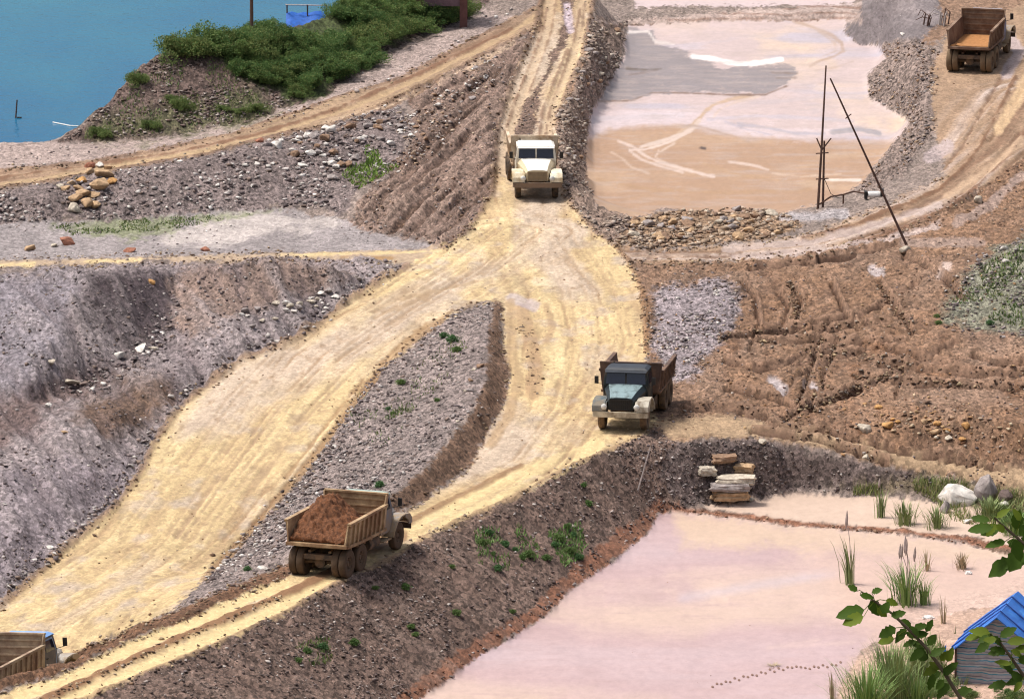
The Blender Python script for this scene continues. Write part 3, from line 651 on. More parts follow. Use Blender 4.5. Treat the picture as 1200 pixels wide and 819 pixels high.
def terrain_mat():
    m, nt, b, N, L = new_mat('earth')
    at_ = N.new('ShaderNodeAttribute'); at_.attribute_name = 'col'
    ax = N.new('ShaderNodeAttribute'); ax.attribute_name = 'aux'
    sp = N.new('ShaderNodeSeparateColor'); L.new(ax.outputs['Color'], sp.inputs[0])
    tc = N.new('ShaderNodeTexCoord')
    mp = N.new('ShaderNodeMapping'); mp.inputs['Scale'].default_value = (1, .55, 1); L.new(tc.outputs['Object'], mp.inputs['Vector'])
    vo = N.new('ShaderNodeTexVoronoi'); vo.inputs['Scale'].default_value = 7.5; vo.inputs['Randomness'].default_value = 1; L.new(mp.outputs[0], vo.inputs['Vector'])
    sv = N.new('ShaderNodeSeparateColor'); L.new(vo.outputs['Color'], sv.inputs[0])
    r1 = N.new('ShaderNodeMapRange'); r1.inputs[3].default_value = .42; r1.inputs[4].default_value = 1.7; L.new(sv.outputs[0], r1.inputs[0])
    nz = N.new('ShaderNodeTexNoise'); nz.inputs['Scale'].default_value = 2.6; nz.inputs['Detail'].default_value = 10; nz.inputs['Roughness'].default_value = .78; L.new(mp.outputs[0], nz.inputs['Vector'])
    r2 = N.new('ShaderNodeMapRange'); r2.inputs[1].default_value = .3; r2.inputs[2].default_value = .7; r2.inputs[3].default_value = .6; r2.inputs[4].default_value = 1.4; L.new(nz.outputs['Fac'], r2.inputs[0])
    v2 = N.new('ShaderNodeTexVoronoi'); v2.inputs['Scale'].default_value = 19; L.new(mp.outputs[0], v2.inputs['Vector'])
    s2 = N.new('ShaderNodeSeparateColor'); L.new(v2.outputs['Color'], s2.inputs[0])
    r4 = N.new('ShaderNodeMapRange'); r4.inputs[3].default_value = .72; r4.inputs[4].default_value = 1.28; L.new(s2.outputs[0], r4.inputs[0])
    mu2 = N.new('ShaderNodeMath'); mu2.operation = 'MULTIPLY'; L.new(r1.outputs[0], mu2.inputs[0]); L.new(r4.outputs[0], mu2.inputs[1])
    # pebbles weighted by the gravel channel
    mA = N.new('ShaderNodeMix'); mA.inputs[2].default_value = 1; L.new(sp.outputs[0], mA.inputs[0]); L.new(mu2.outputs[0], mA.inputs[3])
    gk = N.new('ShaderNodeMapRange'); gk.inputs[3].default_value = .30; gk.inputs[4].default_value = 1; L.new(sp.outputs[0], gk.inputs[0])
    mB = N.new('ShaderNodeMix'); mB.inputs[2].default_value = 1; L.new(gk.outputs[0], mB.inputs[0]); L.new(r2.outputs[0], mB.inputs[3])
    mu = N.new('ShaderNodeMath'); mu.operation = 'MULTIPLY'; L.new(mA.outputs[0], mu.inputs[0]); L.new(mB.outputs[0], mu.inputs[1])
    mx = N.new('ShaderNodeMix'); mx.data_type = 'RGBA'; mx.blend_type = 'MULTIPLY'; mx.inputs[0].default_value = 1
    L.new(at_.outputs['Color'], mx.inputs[6]); L.new(mu.outputs[0], mx.inputs[7])
    L.new(mx.outputs[2], b.inputs['Base Color'])
    rr = N.new('ShaderNodeMapRange'); rr.inputs[3].default_value = .93; rr.inputs[4].default_value = .18; L.new(sp.outputs[1], rr.inputs[0]); L.new(rr.outputs[0], b.inputs['Roughness'])
    b.inputs['Specular IOR Level'].default_value = .25
    hm = N.new('ShaderNodeMath'); hm.operation = 'MULTIPLY_ADD'; L.new(sv.outputs[1], hm.inputs[0]); hm.inputs[1].default_value = .5; L.new(nz.outputs['Fac'], hm.inputs[2])
    bs = N.new('ShaderNodeMapRange'); bs.inputs[3].default_value = .14; bs.inputs[4].default_value = 1.; L.new(sp.outputs[0], bs.inputs[0])
    bp = N.new('ShaderNodeBump'); bp.inputs['Distance'].default_value = .13; L.new(bs.outputs[0], bp.inputs['Strength']); L.new(hm.outputs[0], bp.inputs['Height'])
    L.new(bp.outputs[0], b.inputs['Normal'])
    return m


def attr_mat(name, rough=.9, var=.3, scale=6., bump=.4):
    m, nt, b, N, L = new_mat(name)
    a = N.new('ShaderNodeAttribute'); a.attribute_name = 'col'
    tc = N.new('ShaderNodeTexCoord'); nz = N.new('ShaderNodeTexNoise'); nz.inputs['Scale'].default_value = scale; nz.inputs['Detail'].default_value = 6
    L.new(tc.outputs['Object'], nz.inputs['Vector'])
    mr = N.new('ShaderNodeMapRange'); mr.inputs[1].default_value = .3; mr.inputs[2].default_value = .7; mr.inputs[3].default_value = 1 - var; mr.inputs[4].default_value = 1 + var; L.new(nz.outputs['Fac'], mr.inputs[0])
    mx = N.new('ShaderNodeMix'); mx.data_type = 'RGBA'; mx.blend_type = 'MULTIPLY'; mx.inputs[0].default_value = 1
    L.new(a.outputs['Color'], mx.inputs[6]); L.new(mr.outputs[0], mx.inputs[7]); L.new(mx.outputs[2], b.inputs['Base Color'])
    b.inputs['Roughness'].default_value = rough; b.inputs['Specular IOR Level'].default_value = .25
    bp = N.new('ShaderNodeBump'); bp.inputs['Strength'].default_value = bump; bp.inputs['Distance'].default_value = .05; L.new(nz.outputs['Fac'], bp.inputs['Height']); L.new(bp.outputs[0], b.inputs['Normal'])
    return m


# ------------------------------------------------------------------ object helpers
def link(name, me, m=None, parent=None, smooth=False):
    o = bpy.data.objects.new(name, me); COL.objects.link(o)
    if m is not None and len(me.materials) == 0: me.materials.append(m)
    if parent is not None: o.parent = parent
    if smooth: me.polygons.foreach_set('use_smooth', [True] * len(me.polygons))
    return o


def np_mesh(name, V, Fc, k):
    me = bpy.data.meshes.new(name)
    V = np.ascontiguousarray(V, dtype=np.float32); Fc = np.ascontiguousarray(Fc, dtype=np.int32)
    me.vertices.add(len(V)); me.vertices.foreach_set('co', V.ravel())
    n = len(Fc)
    me.loops.add(n * k); me.loops.foreach_set('vertex_index', Fc.ravel())
    me.polygons.add(n); me.polygons.foreach_set('loop_start', np.arange(0, n * k, k, dtype=np.int32))
    me.polygons.foreach_set('loop_total', np.full(n, k, dtype=np.int32))
    me.update(calc_edges=True)
    return me


def set_col(me, name, C):
    a = me.color_attributes.new(name, 'FLOAT_COLOR', 'POINT')
    C4 = np.ones((len(C), 4), np.float32); C4[:, :C.shape[1]] = C
    a.data.foreach_set('color', C4.ravel())


def tag(o, label, cat, group=None, kind=None):
    if label: o['label'] = label
    if cat: o['category'] = cat
    if group: o['group'] = group
    if kind: o['kind'] = kind
    return o


def empty(name, loc, rot=(0, 0, 0)):
    o = bpy.data.objects.new(name, None); COL.objects.link(o)
    o.location = loc; o.rotation_euler = rot; o.empty_display_size = .3
    return o


class MB:
    def __init__(s): s.v = []; s.f = []

    def add(s, vs, fs):
        n = len(s.v); s.v += [tuple(v) for v in vs]; s.f += [tuple(i + n for i in f) for f in fs]; return s

    def box(s, x0, x1, y0, y1, z0, z1):
        return s.hexa([(x0, y0, z0), (x1, y0, z0), (x1, y1, z0), (x0, y1, z0), (x0, y0, z1), (x1, y0, z1), (x1, y1, z1), (x0, y1, z1)])

    def hexa(s, p):
        return s.add(p, [(3, 2, 1, 0), (4, 5, 6, 7), (0, 1, 5, 4), (1, 2, 6, 5), (2, 3, 7, 6), (3, 0, 4, 7)])

    def prism(s, prof, ya, yb):          # profile in x,z; ya / yb numbers or functions of z
        fa = ya if callable(ya) else (lambda z: ya); fb = yb if callable(yb) else (lambda z: yb)
        n = len(prof)
        vs = [(x, fa(z), z) for x, z in prof] + [(x, fb(z), z) for x, z in prof]
        return s.add(vs, [tuple(range(n)), tuple(range(2 * n - 1, n - 1, -1))] + [(i, i + n, (i + 1) % n + n, (i + 1) % n) for i in range(n)])

    def tube(s, pts, rad, n=8, cap=True):
        pts = [Vector(p) for p in pts]
        if not hasattr(rad, '__len__'): rad = [rad] * len(pts)
        rings = []
        for i, p in enumerate(pts):
            d = (pts[min(i + 1, len(pts) - 1)] - pts[max(i - 1, 0)]).normalized()
            a = d.cross(Vector((0, 0, 1)) if abs(d.z) < .9 else Vector((1, 0, 0))).normalized(); b = d.cross(a)
            rings.append([p + (a * math.cos(6.2832 * k / n) + b * math.sin(6.2832 * k / n)) * rad[i] for k in range(n)])
        vs = [q for r in rings for q in r]; fs = []
        for i in range(len(pts) - 1):
            for k in range(n):
                fs.append((i * n + k, i * n + (k + 1) % n, (i + 1) * n + (k + 1) % n, (i + 1) * n + k))
        if cap: fs += [tuple(range(n)), tuple(range(len(vs) - 1, len(vs) - n - 1, -1))]
        return s.add(vs, fs)

    def lathe_y(s, prof, n=24, c=(0, 0, 0), lug=0, cap=True):   # profile of (radius, y); axis along y
        vs = []
        for r, y in prof:
            for k in range(n):
                rr = r + (lug if (k % 2 == 0 and r > .5) else 0)
                a = 6.2832 * k / n
                vs.append((c[0] + rr * math.cos(a), c[1] + y, c[2] + rr * math.sin(a)))
        m = len(prof); fs = []
        for i in range(m - 1):
            for k in range(n):
                fs.append((i * n + k, (i + 1) * n + k, (i + 1) * n + (k + 1) % n, i * n + (k + 1) % n))
        if cap: fs += [tuple(range(n)), tuple((m - 1) * n + k for k in range(n - 1, -1, -1))]
        return s.add(vs, fs)

    def mesh(s, name, bevel=0., fix=True):
        bm = bmesh.new()
        vv = [bm.verts.new(v) for v in s.v]
        for f in s.f:
            try: bm.faces.new([vv[i] for i in f])
            except ValueError: pass
        if fix: bmesh.ops.recalc_face_normals(bm, faces=bm.faces)
        if bevel:
            bmesh.ops.bevel(bm, geom=bm.edges[:], offset=bevel, segments=2, affect='EDGES', profile=.6)
        me = bpy.data.meshes.new(name); bm.to_mesh(me); bm.free()
        return me

    def build(s, name, m, parent=None, bevel=0., smooth=False):
        return link(name, s.mesh(name, bevel), m, parent, smooth)


# ------------------------------------------------------------------ terrain objects
EARTH = terrain_mat()
idx = np.arange(nyv * nxv).reshape(nyv, nxv)
Q = np.stack([idx[:-1, :-1], idx[:-1, 1:], idx[1:, 1:], idx[1:, :-1]], -1).reshape(-1, 4)
qz = ZID[:-1, :-1].ravel()
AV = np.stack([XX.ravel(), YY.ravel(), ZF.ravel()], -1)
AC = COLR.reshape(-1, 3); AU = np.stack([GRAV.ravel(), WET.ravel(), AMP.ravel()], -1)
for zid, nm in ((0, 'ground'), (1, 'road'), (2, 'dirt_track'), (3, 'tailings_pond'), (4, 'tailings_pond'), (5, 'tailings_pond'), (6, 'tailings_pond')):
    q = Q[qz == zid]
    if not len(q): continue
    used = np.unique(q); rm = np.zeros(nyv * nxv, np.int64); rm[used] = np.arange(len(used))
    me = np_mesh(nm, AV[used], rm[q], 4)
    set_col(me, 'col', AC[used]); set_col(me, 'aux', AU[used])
    o = link(nm, me, EARTH, smooth=True); o['kind'] = 'structure'

# lake
m, nt, b, N, L = new_mat('lake_water')
b.inputs['Base Color'].default_value = (.015, .14, .235, 1); b.inputs['Specular IOR Level'].default_value = .10; b.inputs['Roughness'].default_value = .12; b.inputs['IOR'].default_value = 1.33
tc = N.new('ShaderNodeTexCoord'); mp = N.new('ShaderNodeMapping'); mp.inputs['Scale'].default_value = (1, .5, 1); L.new(tc.outputs['Object'], mp.inputs[0])
nz = N.new('ShaderNodeTexNoise'); nz.inputs['Scale'].default_value = 1.6; nz.inputs['Detail'].default_value = 4; L.new(mp.outputs[0], nz.inputs['Vector'])
bp = N.new('ShaderNodeBump'); bp.inputs['Strength'].default_value = .6; bp.inputs['Distance'].default_value = .10; L.new(nz.outputs['Fac'], bp.inputs['Height']); L.new(bp.outputs[0], b.inputs['Normal'])
n2 = N.new('ShaderNodeTexNoise'); n2.inputs['Scale'].default_value = .035; n2.inputs['Detail'].default_value = 5; L.new(mp.outputs[0], n2.inputs['Vector'])
cr = N.new('ShaderNodeValToRGB'); cr.color_ramp.elements[0].position = .36; cr.color_ramp.elements[0].color = (.008, .095, .205, 1); cr.color_ramp.elements[1].position = .64; cr.color_ramp.elements[1].color = (.03, .165, .235, 1)
L.new(n2.outputs['Fac'], cr.inputs[0]); L.new(cr.outputs[0], b.inputs['Base Color'])
LAKE_Z = -4.0
o = MB().add([(-900, 50, LAKE_Z), (4, 50, LAKE_Z), (4, 1500, LAKE_Z), (-900, 1500, LAKE_Z)], [(0, 1, 2, 3)]).build('lake', m); o['kind'] = 'structure'

# ------------------------------------------------------------------ rocks


def rock_variant(seed, sub):
    """an angular broken stone: the hull of a few random points, edges worn when large"""
    bm = bmesh.new(); r = random.Random(seed)
    for _ in range(9 if sub == 1 else 15):
        p = Vector((r.gauss(0, 1), r.gauss(0, 1), r.gauss(0, 1))).normalized() * r.uniform(.42, .58)
        bm.verts.new((p.x, p.y, p.z * .78))
    res = bmesh.ops.convex_hull(bm, input=bm.verts[:])
    bmesh.ops.delete(bm, geom=[g for g in res['geom_interior'] if isinstance(g, bmesh.types.BMVert)], context='VERTS')
    if sub > 1:
        bmesh.ops.bevel(bm, geom=bm.edges[:], offset=.035, segments=2, affect='EDGES', profile=.5)
        bmesh.ops.triangulate(bm, faces=bm.faces[:])
        bmesh.ops.subdivide_edges(bm, edges=bm.edges[:], cuts=1, use_grid_fill=True)
        bm.normal_update()
        for v in bm.verts: v.co += v.normal * r.uniform(-.012, .012)
    bmesh.ops.triangulate(bm, faces=bm.faces[:]); bm.verts.index_update()
    V = np.array([v.co[:] for v in bm.verts]); Fc = np.array([[v.index for v in f.verts] for f in bm.faces]); bm.free()
    return V, Fc


SMALL = [rock_variant(100 + i, 1) for i in range(8)]
BIG = [rock_variant(200 + i, 3) for i in range(10)]
P_GREY = [(.24, .20, .195), (.17, .137, .137), (.30, .265, .255), (.09, .07, .07), (.21, .155, .13), (.12, .09, .085), (.19, .155, .155), (.45, .41, .39), (.15, .12, .12)]
P_WHITE = [(.58, .54, .50), (.46, .42, .40), (.34, .29, .27), (.25, .19, .17), (.64, .60, .57)]
P_BROWN = [(.25, .16, .105), (.18, .11, .075), (.34, .235, .16), (.13, .08, .055), (.42, .33, .25)]
P_DARK = [(.12, .088, .078), (.44, .39, .36), (.15, .11, .098), (.10, .07, .062), (.13, .095, .085), (.09, .062, .058), (.18, .145, .14), (.34, .29, .27), (.11, .08, .07)]
P_TAN = [(.44, .29, .16), (.38, .22, .11), (.52, .39, .26), (.30, .16, .09)]
GV, GF, GC = [], [], []
gcount = 0


def scatter(poly, n, s0, s1, pal, sink=.25, power=2.2, clump=1.):
    """n loose stones of s0..s1 metres lying on the visible part of a pixel polygon"""
    global gcount
    us = [p[0] for p in poly]; vs = [p[1] for p in poly]
    u = RNG.uniform(max(min(us), -30), min(max(us), 1230), n * 4); v = RNG.uniform(max(min(vs), -15), min(max(vs), 835), n * 4)
    ok = in_poly(u, v, poly); u = u[ok][:n]; v = v[ok][:n]
    x, y, z = hit(u, v)
    keep = RNG.random(len(x)) < np.clip(.62 + clump * 1.5 * fbm(x * .55, y * .22, int(us[0]) % 97, 3), .08, 1)
    x, y, z = x[keep], y[keep], z[keep]
    place(x, y, z, s0 + (s1 - s0) * RNG.random(len(x)) ** power, pal, sink)


def place(x, y, z, s, pal, sink=.25):
    global gcount
    n = len(x); pal = np.array(pal)
    kind = RNG.integers(0, len(SMALL), n)
    ang = RNG.uniform(0, 6.283, n); tl = RNG.uniform(-.5, .5, n)
    sx = s * RNG.uniform(.8, 1.35, n); sy = s * RNG.uniform(.75, 1.3, n); sz = s * RNG.uniform(.55, 1., n)
    cc = pal[RNG.integers(0, len(pal), n)] * RNG.uniform(.8, 1.2, (n, 1))
    for k in range(len(SMALL)):
        i = np.where(kind == k)[0]
        if not len(i): continue
        V, Fc = SMALL[k]
        P = V[None] * np.stack([sx[i], sy[i], sz[i]], -1)[:, None]
        ct, st = np.cos(tl[i])[:, None], np.sin(tl[i])[:, None]
        X = P[..., 0] * ct - P[..., 2] * st; Zv = P[..., 0] * st + P[..., 2] * ct; Y = P[..., 1]
        ca, sa = np.cos(ang[i])[:, None], np.sin(ang[i])[:, None]
        W = np.stack([X * ca - Y * sa + x[i][:, None], X * sa + Y * ca + y[i][:, None], Zv + (z[i] + sz[i] * (.4 - sink))[:, None]], -1)
        GV.append(W.reshape(-1, 3)); GF.append((Fc[None] + (np.arange(len(i)) * len(V) + gcount)[:, None, None]).reshape(-1, 3))
        GC.append(np.repeat(cc[i], len(V), 0)); gcount += len(i) * len(V)


scatter(LHILL, 5200, .05, .26, P_GREY, power=3.5)
scatter(MOUND, 3600, .05, .26, P_GREY, power=3)
scatter([(240, 680), (300, 625), (363, 548), (400, 500), (450, 560), (345, 645)], 1300, .08, .34, P_WHITE + P_GREY)
scatter(MSIDE, 300, .06, .28, P_BROWN + P_DARK)
scatter(US, 3600, .06, .38, P_WHITE + P_GREY, power=2.6)
scatter(FL, 900, .04, .18, P_GREY + P_WHITE, power=3)
scatter(BS, 1500, .05, .26, P_BROWN + P_GREY)
scatter([(440, 130), (560, 75), (600, 60), (560, 130), (490, 200), (440, 250), (430, 220), (480, 170)], 800, .08, .34, P_WHITE + P_BROWN)
scatter(URB, 1900, .08, .40, [(.28, .225, .195), (.22, .17, .15), (.34, .27, .22), (.16, .12, .105), (.26, .2, .16), (.42, .36, .31)], power=1.8)
scatter([(75, 165), (110, 135), (165, 75), (190, 65), (235, 62), (300, 95), (340, 118), (300, 140), (200, 158)], 4200, .06, .30, [(.2, .15, .14), (.14, .10, .09), (.28, .23, .21), (.17, .12, .10), (.38, .33, .30)], power=2.2)
scatter(LSHORE, 900, .05, .25, P_WHITE + P_GREY, power=2.5)
scatter(G2, 1700, .05, .28, P_BROWN + P_GREY[:4] + [(.21, .15, .12), (.26, .2, .17)], power=2.8)
scatter(G1, 160, .03, .10, P_GREY)
scatter(MA, 1900, .05, .20, [(.16, .09, .06), (.20, .12, .078), (.25, .16, .11), (.12, .07, .048)], power=2.6)
scatter(MA, 2000, .04, .22, P_BROWN + P_TAN[:2] + [(.5, .44, .38)], power=3.5)
scatter(GP, 1500, .06, .28, P_GREY + P_WHITE[:3], power=2.5)
scatter(GS, 1200, .06, .32, P_GREY + [(.2, .2, .13), (.26, .25, .18)], power=2.2)
scatter(DB, 1700, .05, .22, P_DARK + P_GREY, power=2.5)
scatter(BANK, 5200, .05, .24, P_DARK, power=3)
scatter(SHORE, 500, .04, .16, [RED, (.18, .08, .05), (.3, .17, .11)])
scatter(RB, 1300, .12, .46, [(.34, .25, .18), (.26, .18, .125), (.40, .31, .235), (.20, .135, .10), (.46, .37, .29)], power=1.6, clump=.2)
scatter(BERM, 350, .05, .22, P_BROWN)
scatter(MEDIAN, 260, .06, .26, P_BROWN + P_GREY)
scatter([(980, 470), (1060, 462), (1200, 480), (1200, 530), (1080, 515), (990, 500)], 500, .06, .32, P_BROWN + P_TAN + [(.5, .4, .28)])
scatter([(800, 596), (1133, 632), (1185, 640), (1185, 645), (1133, 637), (800, 600)], 350, .06, .22, [RED, (.2, .11, .07), (.32, .2, .13)])
scatter(JUNC, 1800, .03, .14, [(.25, .15, .08), (.15, .09, .06), (.4, .33, .28), (.55, .45, .3)], power=2.5)
scatter(RT, 300, .04, .18, P_BROWN)
scatter(ULT, 200, .04, .16, P_BROWN)
scatter([(190, 185), (480, 118), (560, 70), (600, 52), (560, 85), (470, 130), (330, 168), (250, 182)], 350, .08, .3, P_WHITE)
scatter([(330, 132), (400, 108), (467, 86), (560, 32), (600, 10), (600, 20), (467, 94), (340, 140)], 350, .08, .34, P_WHITE + P_BROWN)
scatter([(1010, 780), (1080, 770), (1200, 790), (1200, 830), (1000, 830)], 120, .05, .25, P_TAN + P_WHITE)
scatter(LPOLY, 40, .03, .10, [(.3, .2, .16), (.2, .13, .1)])
def scatter_line(line, n, spread, s0, s1, pal, sink=.3):
    P = np.array([p[:2] for p in line], float); seg = np.hypot(*(P[1:] - P[:-1]).T); cs = np.concatenate([[0], np.cumsum(seg)])
    t = RNG.uniform(0, cs[-1], n); u = np.interp(t, cs, P[:, 0]) + RNG.normal(0, spread, n); v = np.interp(t, cs, P[:, 1]) + RNG.normal(0, spread * .8, n)
    ok = (u > -30) & (u < 1230) & (v > -15) & (v < 835)
    x, y, z = hit(u[ok], v[ok]); place(x, y, z, s0 + (s1 - s0) * RNG.random(len(x)) ** 2.4, pal, sink)


scatter_line(GP + GP[:1], 420, 7, .05, .26, P_GREY + P_BROWN)
scatter_line(GS + GS[:1], 500, 7, .05, .26, P_GREY + P_BROWN)
scatter(MA, 1500, .04, .2, P_GREY + [(.3, .22, .17)], power=3)
CLOD = [(.20, .125, .08), (.14, .085, .055), (.27, .19, .12), (.36, .27, .17), (.11, .07, .05), (.30, .24, .19)]
for ln, n, sp_ in ((R1_L, 380, 6), (R1_R, 420, 5), (R2_R, 300, 4), (R2_C, 500, 4), (R2_L, 400, 3), (UR_L, 450, 4), (UR_R, 500, 4), (ULT_L, 450, 2.5), (ULT_U, 450, 2.5),
                   ([(722, 289), (735, 305), (748, 330), (755, 360), (757, 410)], 250, 3), ([(735, 310), (850, 306), (955, 298), (1070, 264), (1140, 228)], 500, 4), ([(760, 293), (830, 289), (950, 276), (1050, 237), (1110, 207)], 350, 3),
                   ([(333, 697), (200, 752), (30, 830)], 260, 2.5), ([(0, 302), (170, 300), (330, 296)], 250, 3), ([(0, 314), (170, 309), (330, 304), (470, 310)], 300, 3), ([(610, 380), (625, 410), (622, 460)], 120, 7)):
    scatter_line(ln, n, sp_, .04, .24, CLOD)
scatter_line([(u - 9, v - 4) for u, v, z in R1_L], 420, 6, .08, .40, P_WHITE + P_GREY)
scatter_line([(205, 365), (180, 398), (142, 430), (75, 460)], 260, 9, .08, .42, P_WHITE + P_GREY)
scatter_line([(u + 6, v + 2) for u, v, z in R1_R[4:]], 260, 5, .08, .36, P_WHITE + P_GREY)
for ln in ([(840, 398), (900, 388), (1040, 378)], [(1010, 458), (920, 490)], [(880, 400), (1110, 428)], [(1000, 440), (1200, 455)], [(940, 480), (1060, 430)], [(965, 395), (935, 475)], [(985, 395), (950, 480)], [(928, 335), (934, 375)], [(1030, 330), (1070, 390)]):
    scatter_line(ln, 130, 4, .05, .30, CLOD)
ROCK = attr_mat('stone', bump=.5)
me = np_mesh('gravel', np.concatenate(GV), np.concatenate(GF), 3); set_col(me, 'col', np.concatenate(GC))
tag(link('gravel', me, ROCK), 'loose stones scattered over the mine banks and waste heaps', None, kind='stuff')
print('gravel verts', gcount)

ROCKM = {}


def rock_mats(key, c):
    if key not in ROCKM: ROCKM[key] = mat('rock_' + key, c, .9, .4, 4., dirt=tuple(q * .55 for q in c), dirtk=.25, bump=.6, spec=.25)
    return ROCKM[key]


RC = {'tan': (.43, .29, .175), 'white': (.62, .58, .54), 'grey': (.30, .26, .25), 'brown': (.26, .165, .11), 'red': (.30, .13, .085), 'cream': (.47, .41, .335), 'orange': (.45, .25, .10), 'dark': (.15, .11, .10)}
BIGM = {}


def boulder(u, v, wpx, ck, label, group=None, flat=.75, name='boulder', cat='rock'):
    p = at(u, v)
    s = wpx / float(ppm(p.y))
    k = random.randrange(len(BIG))
    key = (k, ck)
    if key not in BIGM:
        me = np_mesh('boulder', BIG[k][0], BIG[k][1], 3); me.materials.append(rock_mats(ck, RC[ck])); BIGM[key] = me
    o = link(name, BIGM[key])
    sx = s * random.uniform(1.0, 1.2); sy = s * random.uniform(.8, 1.2); sz = s * flat * random.uniform(.85, 1.15)
    o.scale = (sx, sy, sz); o.rotation_euler = (random.uniform(-.25, .25), random.uniform(-.25, .25), random.uniform(0, 6.28))
    o.location = (p.x, p.y, p.z + sz * .22)
    tag(o, label, cat, group)
    return o


def boulders(poly, n, w0, w1, cols, label, group):
    k = 0
    while k < n:
        u = random.uniform(min(p[0] for p in poly), max(p[0] for p in poly)); v = random.uniform(min(p[1] for p in poly), max(p[1] for p in poly))
        if not in_poly(np.array([u]), np.array([v]), poly)[0]: continue
        boulder(u, v, random.uniform(w0, w1), random.choice(cols), label, group); k += 1


for u, v, w, c in ((123, 207, 20, 'tan'), (117, 220, 25, 'tan'), (105, 204, 15, 'tan'), (97, 229, 15, 'tan'), (88, 233, 17, 'tan'), (102, 241, 19, 'tan'), (88, 247, 17, 'cream'), (113, 243, 13, 'tan'),
                   (95, 213, 13, 'orange'), (105, 196, 12, 'red'), (117, 195, 11, 'white'), (84, 216, 11, 'tan'), (77, 223, 13, 'tan'), (70, 220, 10, 'cream'), (131, 215, 12, 'orange'), (110, 231, 14, 'tan'), (92, 222, 12, 'tan'), (128, 198, 10, 'tan')):
    boulder(u, v, w * 1.15, c, 'rounded tan boulder in the pile beside the far left track', 'tan boulders piled by the far left track')
boulders([(300, 168), (340, 158), (400, 148), (475, 142), (470, 165), (400, 200), (330, 182)], 52, 6, 15, ['white', 'grey', 'white', 'brown'], 'pale stone in the rubble heap below the far left track', 'pale stones in the rubble heap')
boulders([(190, 190), (330, 175), (330, 215), (250, 230), (180, 235)], 16, 5, 9, ['white', 'grey'], 'small pale stone on the grey rubble spread', 'pale stones on the grey rubble spread')
boulders(RB, 48, 8, 17, ['brown', 'tan', 'brown', 'cream', 'grey'], 'rough brown rock in the berm below the tan pond', 'rocks in the berm below the tan pond')
boulders([(662, 120), (690, 60), (730, 30), (728, 70), (690, 130), (684, 200), (665, 215)], 26, 6, 11, ['grey', 'brown', 'grey', 'cream'], 'grey rock on the bank between upper road and pond', 'rocks on the bank by the upper pond')
boulders([(278, 366), (345, 346), (395, 338), (405, 352), (330, 378), (290, 385)], 22, 5, 12, ['white', 'grey', 'cream'], 'pale rock along the upper edge of the wide yellow road', 'pale rocks along the yellow road edge')
boulders([(1040, 490), (1150, 492), (1180, 520), (1100, 520), (1050, 505)], 9, 6, 11, ['orange', 'tan', 'cream'], 'small ochre stone on the brown mud slope', 'ochre stones on the mud slope')
boulders([(560, 440), (540, 490), (510, 530), (525, 490), (562, 420)], 9, 5, 9, ['brown', 'grey', 'cream'], 'rock on the dark flank of the central gravel mound', 'rocks on the flank of the gravel mound')
boulders([(490, 120), (560, 80), (600, 60), (540, 140), (480, 200), (470, 180)], 12, 5, 10, ['brown', 'grey', 'white'], 'stone on the furrowed slope left of the upper road', 'stones on the furrowed slope')
for u, v, w, c, l, fl in ((36, 293, 15, 'tan', 'tan boulder at far left beyond the dark grey hill', .8), (78, 287, 21, 'red', 'largest reddish brown boulder beside the thin left track', .7), (64, 289, 9, 'cream', 'small cream stone touching the largest reddish boulder', .8),
                          (152, 295, 14, 'red', 'flat reddish rock beyond the dark hollow at left', .6), (240, 294, 13, 'red', 'dark red rock on the flat above the brown gravel hill', .7), (60, 426, 15, 'cream', 'cream rock with rusty top on the left gravel hill', .7),
                          (82, 449, 25, 'cream', 'long flat cream slab lying on the left gravel hill', .35), (140, 419, 13, 'white', 'white block left of the pale stone pair in the hollow', .9), (165, 411, 21, 'white', 'large white stone in the hollow of the left hill', .7),
                          (180, 410, 12, 'cream', 'cream stone right of the large white stone', .8), (57, 477, 11, 'white', 'white stone among rubble at the foot of left hill', .8), (177, 332, 11, 'orange', 'round orange boulder on the dark hollow wall', 1.),
                          (76, 507, 12, 'tan', 'tan flat stone on the lower left gravel slope', .5), (58, 642, 12, 'white', 'pale flat stone beside the lower left road edge', .5),
                          (1012, 505, 19, 'cream', 'large cream boulder at the foot of the brown mud slope', .85), (1042, 500, 17, 'orange', 'orange boulder right of the large cream boulder', .8), (1096, 507, 16, 'tan', 'tan boulder low on the mud slope', .7),
                          (1112, 514, 13, 'cream', 'flat cream stone right of the tan boulder on mud', .6), (1132, 502, 13, 'orange', 'pointed orange stone at right on the mud slope', 1.), (1014, 539, 13, 'cream', 'lone cream boulder on the brown track', .9),
                          (893, 519, 12, 'cream', 'cream stone on the rim of the dark gravel bank', .7), (1030, 479, 9, 'orange', 'small orange stone high on the mud slope', .9), (1176, 293, 12, 'white', 'white stone atop the greenish slope at right', .7),
                          (1178, 307, 8, 'white', 'small bright white stone on the greenish slope', .8), (1060, 295, 16, 'cream', 'cream rock at the foot of the leaning pole', .8), (390, 210, 15, 'grey', 'bluish grey rock beside the green patch', .7),
                          (325, 173, 18, 'white', 'biggest white rock in the rubble heap', .7), (347, 166, 16, 'white', 'long white slab topping the rubble heap', .5), (304, 167, 14, 'red', 'round reddish boulder at the head of the rubble heap', .95),
                          (381, 165, 16, 'brown', 'brown boulder right of the white slab', .8), (355, 195, 12, 'white', 'flat white stone low in the rubble heap', .5), (1058, 42, 9, 'white', 'white stone at the foot of the grey gravel cone', .7),
                          (563, 430, 13, 'brown', 'brown block on the crest of the central mound', .7), (308, 667, 14, 'white', 'white flat stone below the central mound near the road', .5), (1146, 238, 10, 'cream', 'small upright cream stone by the right track', 1.4)):
    boulder(u, v, w, c, l, None, fl)


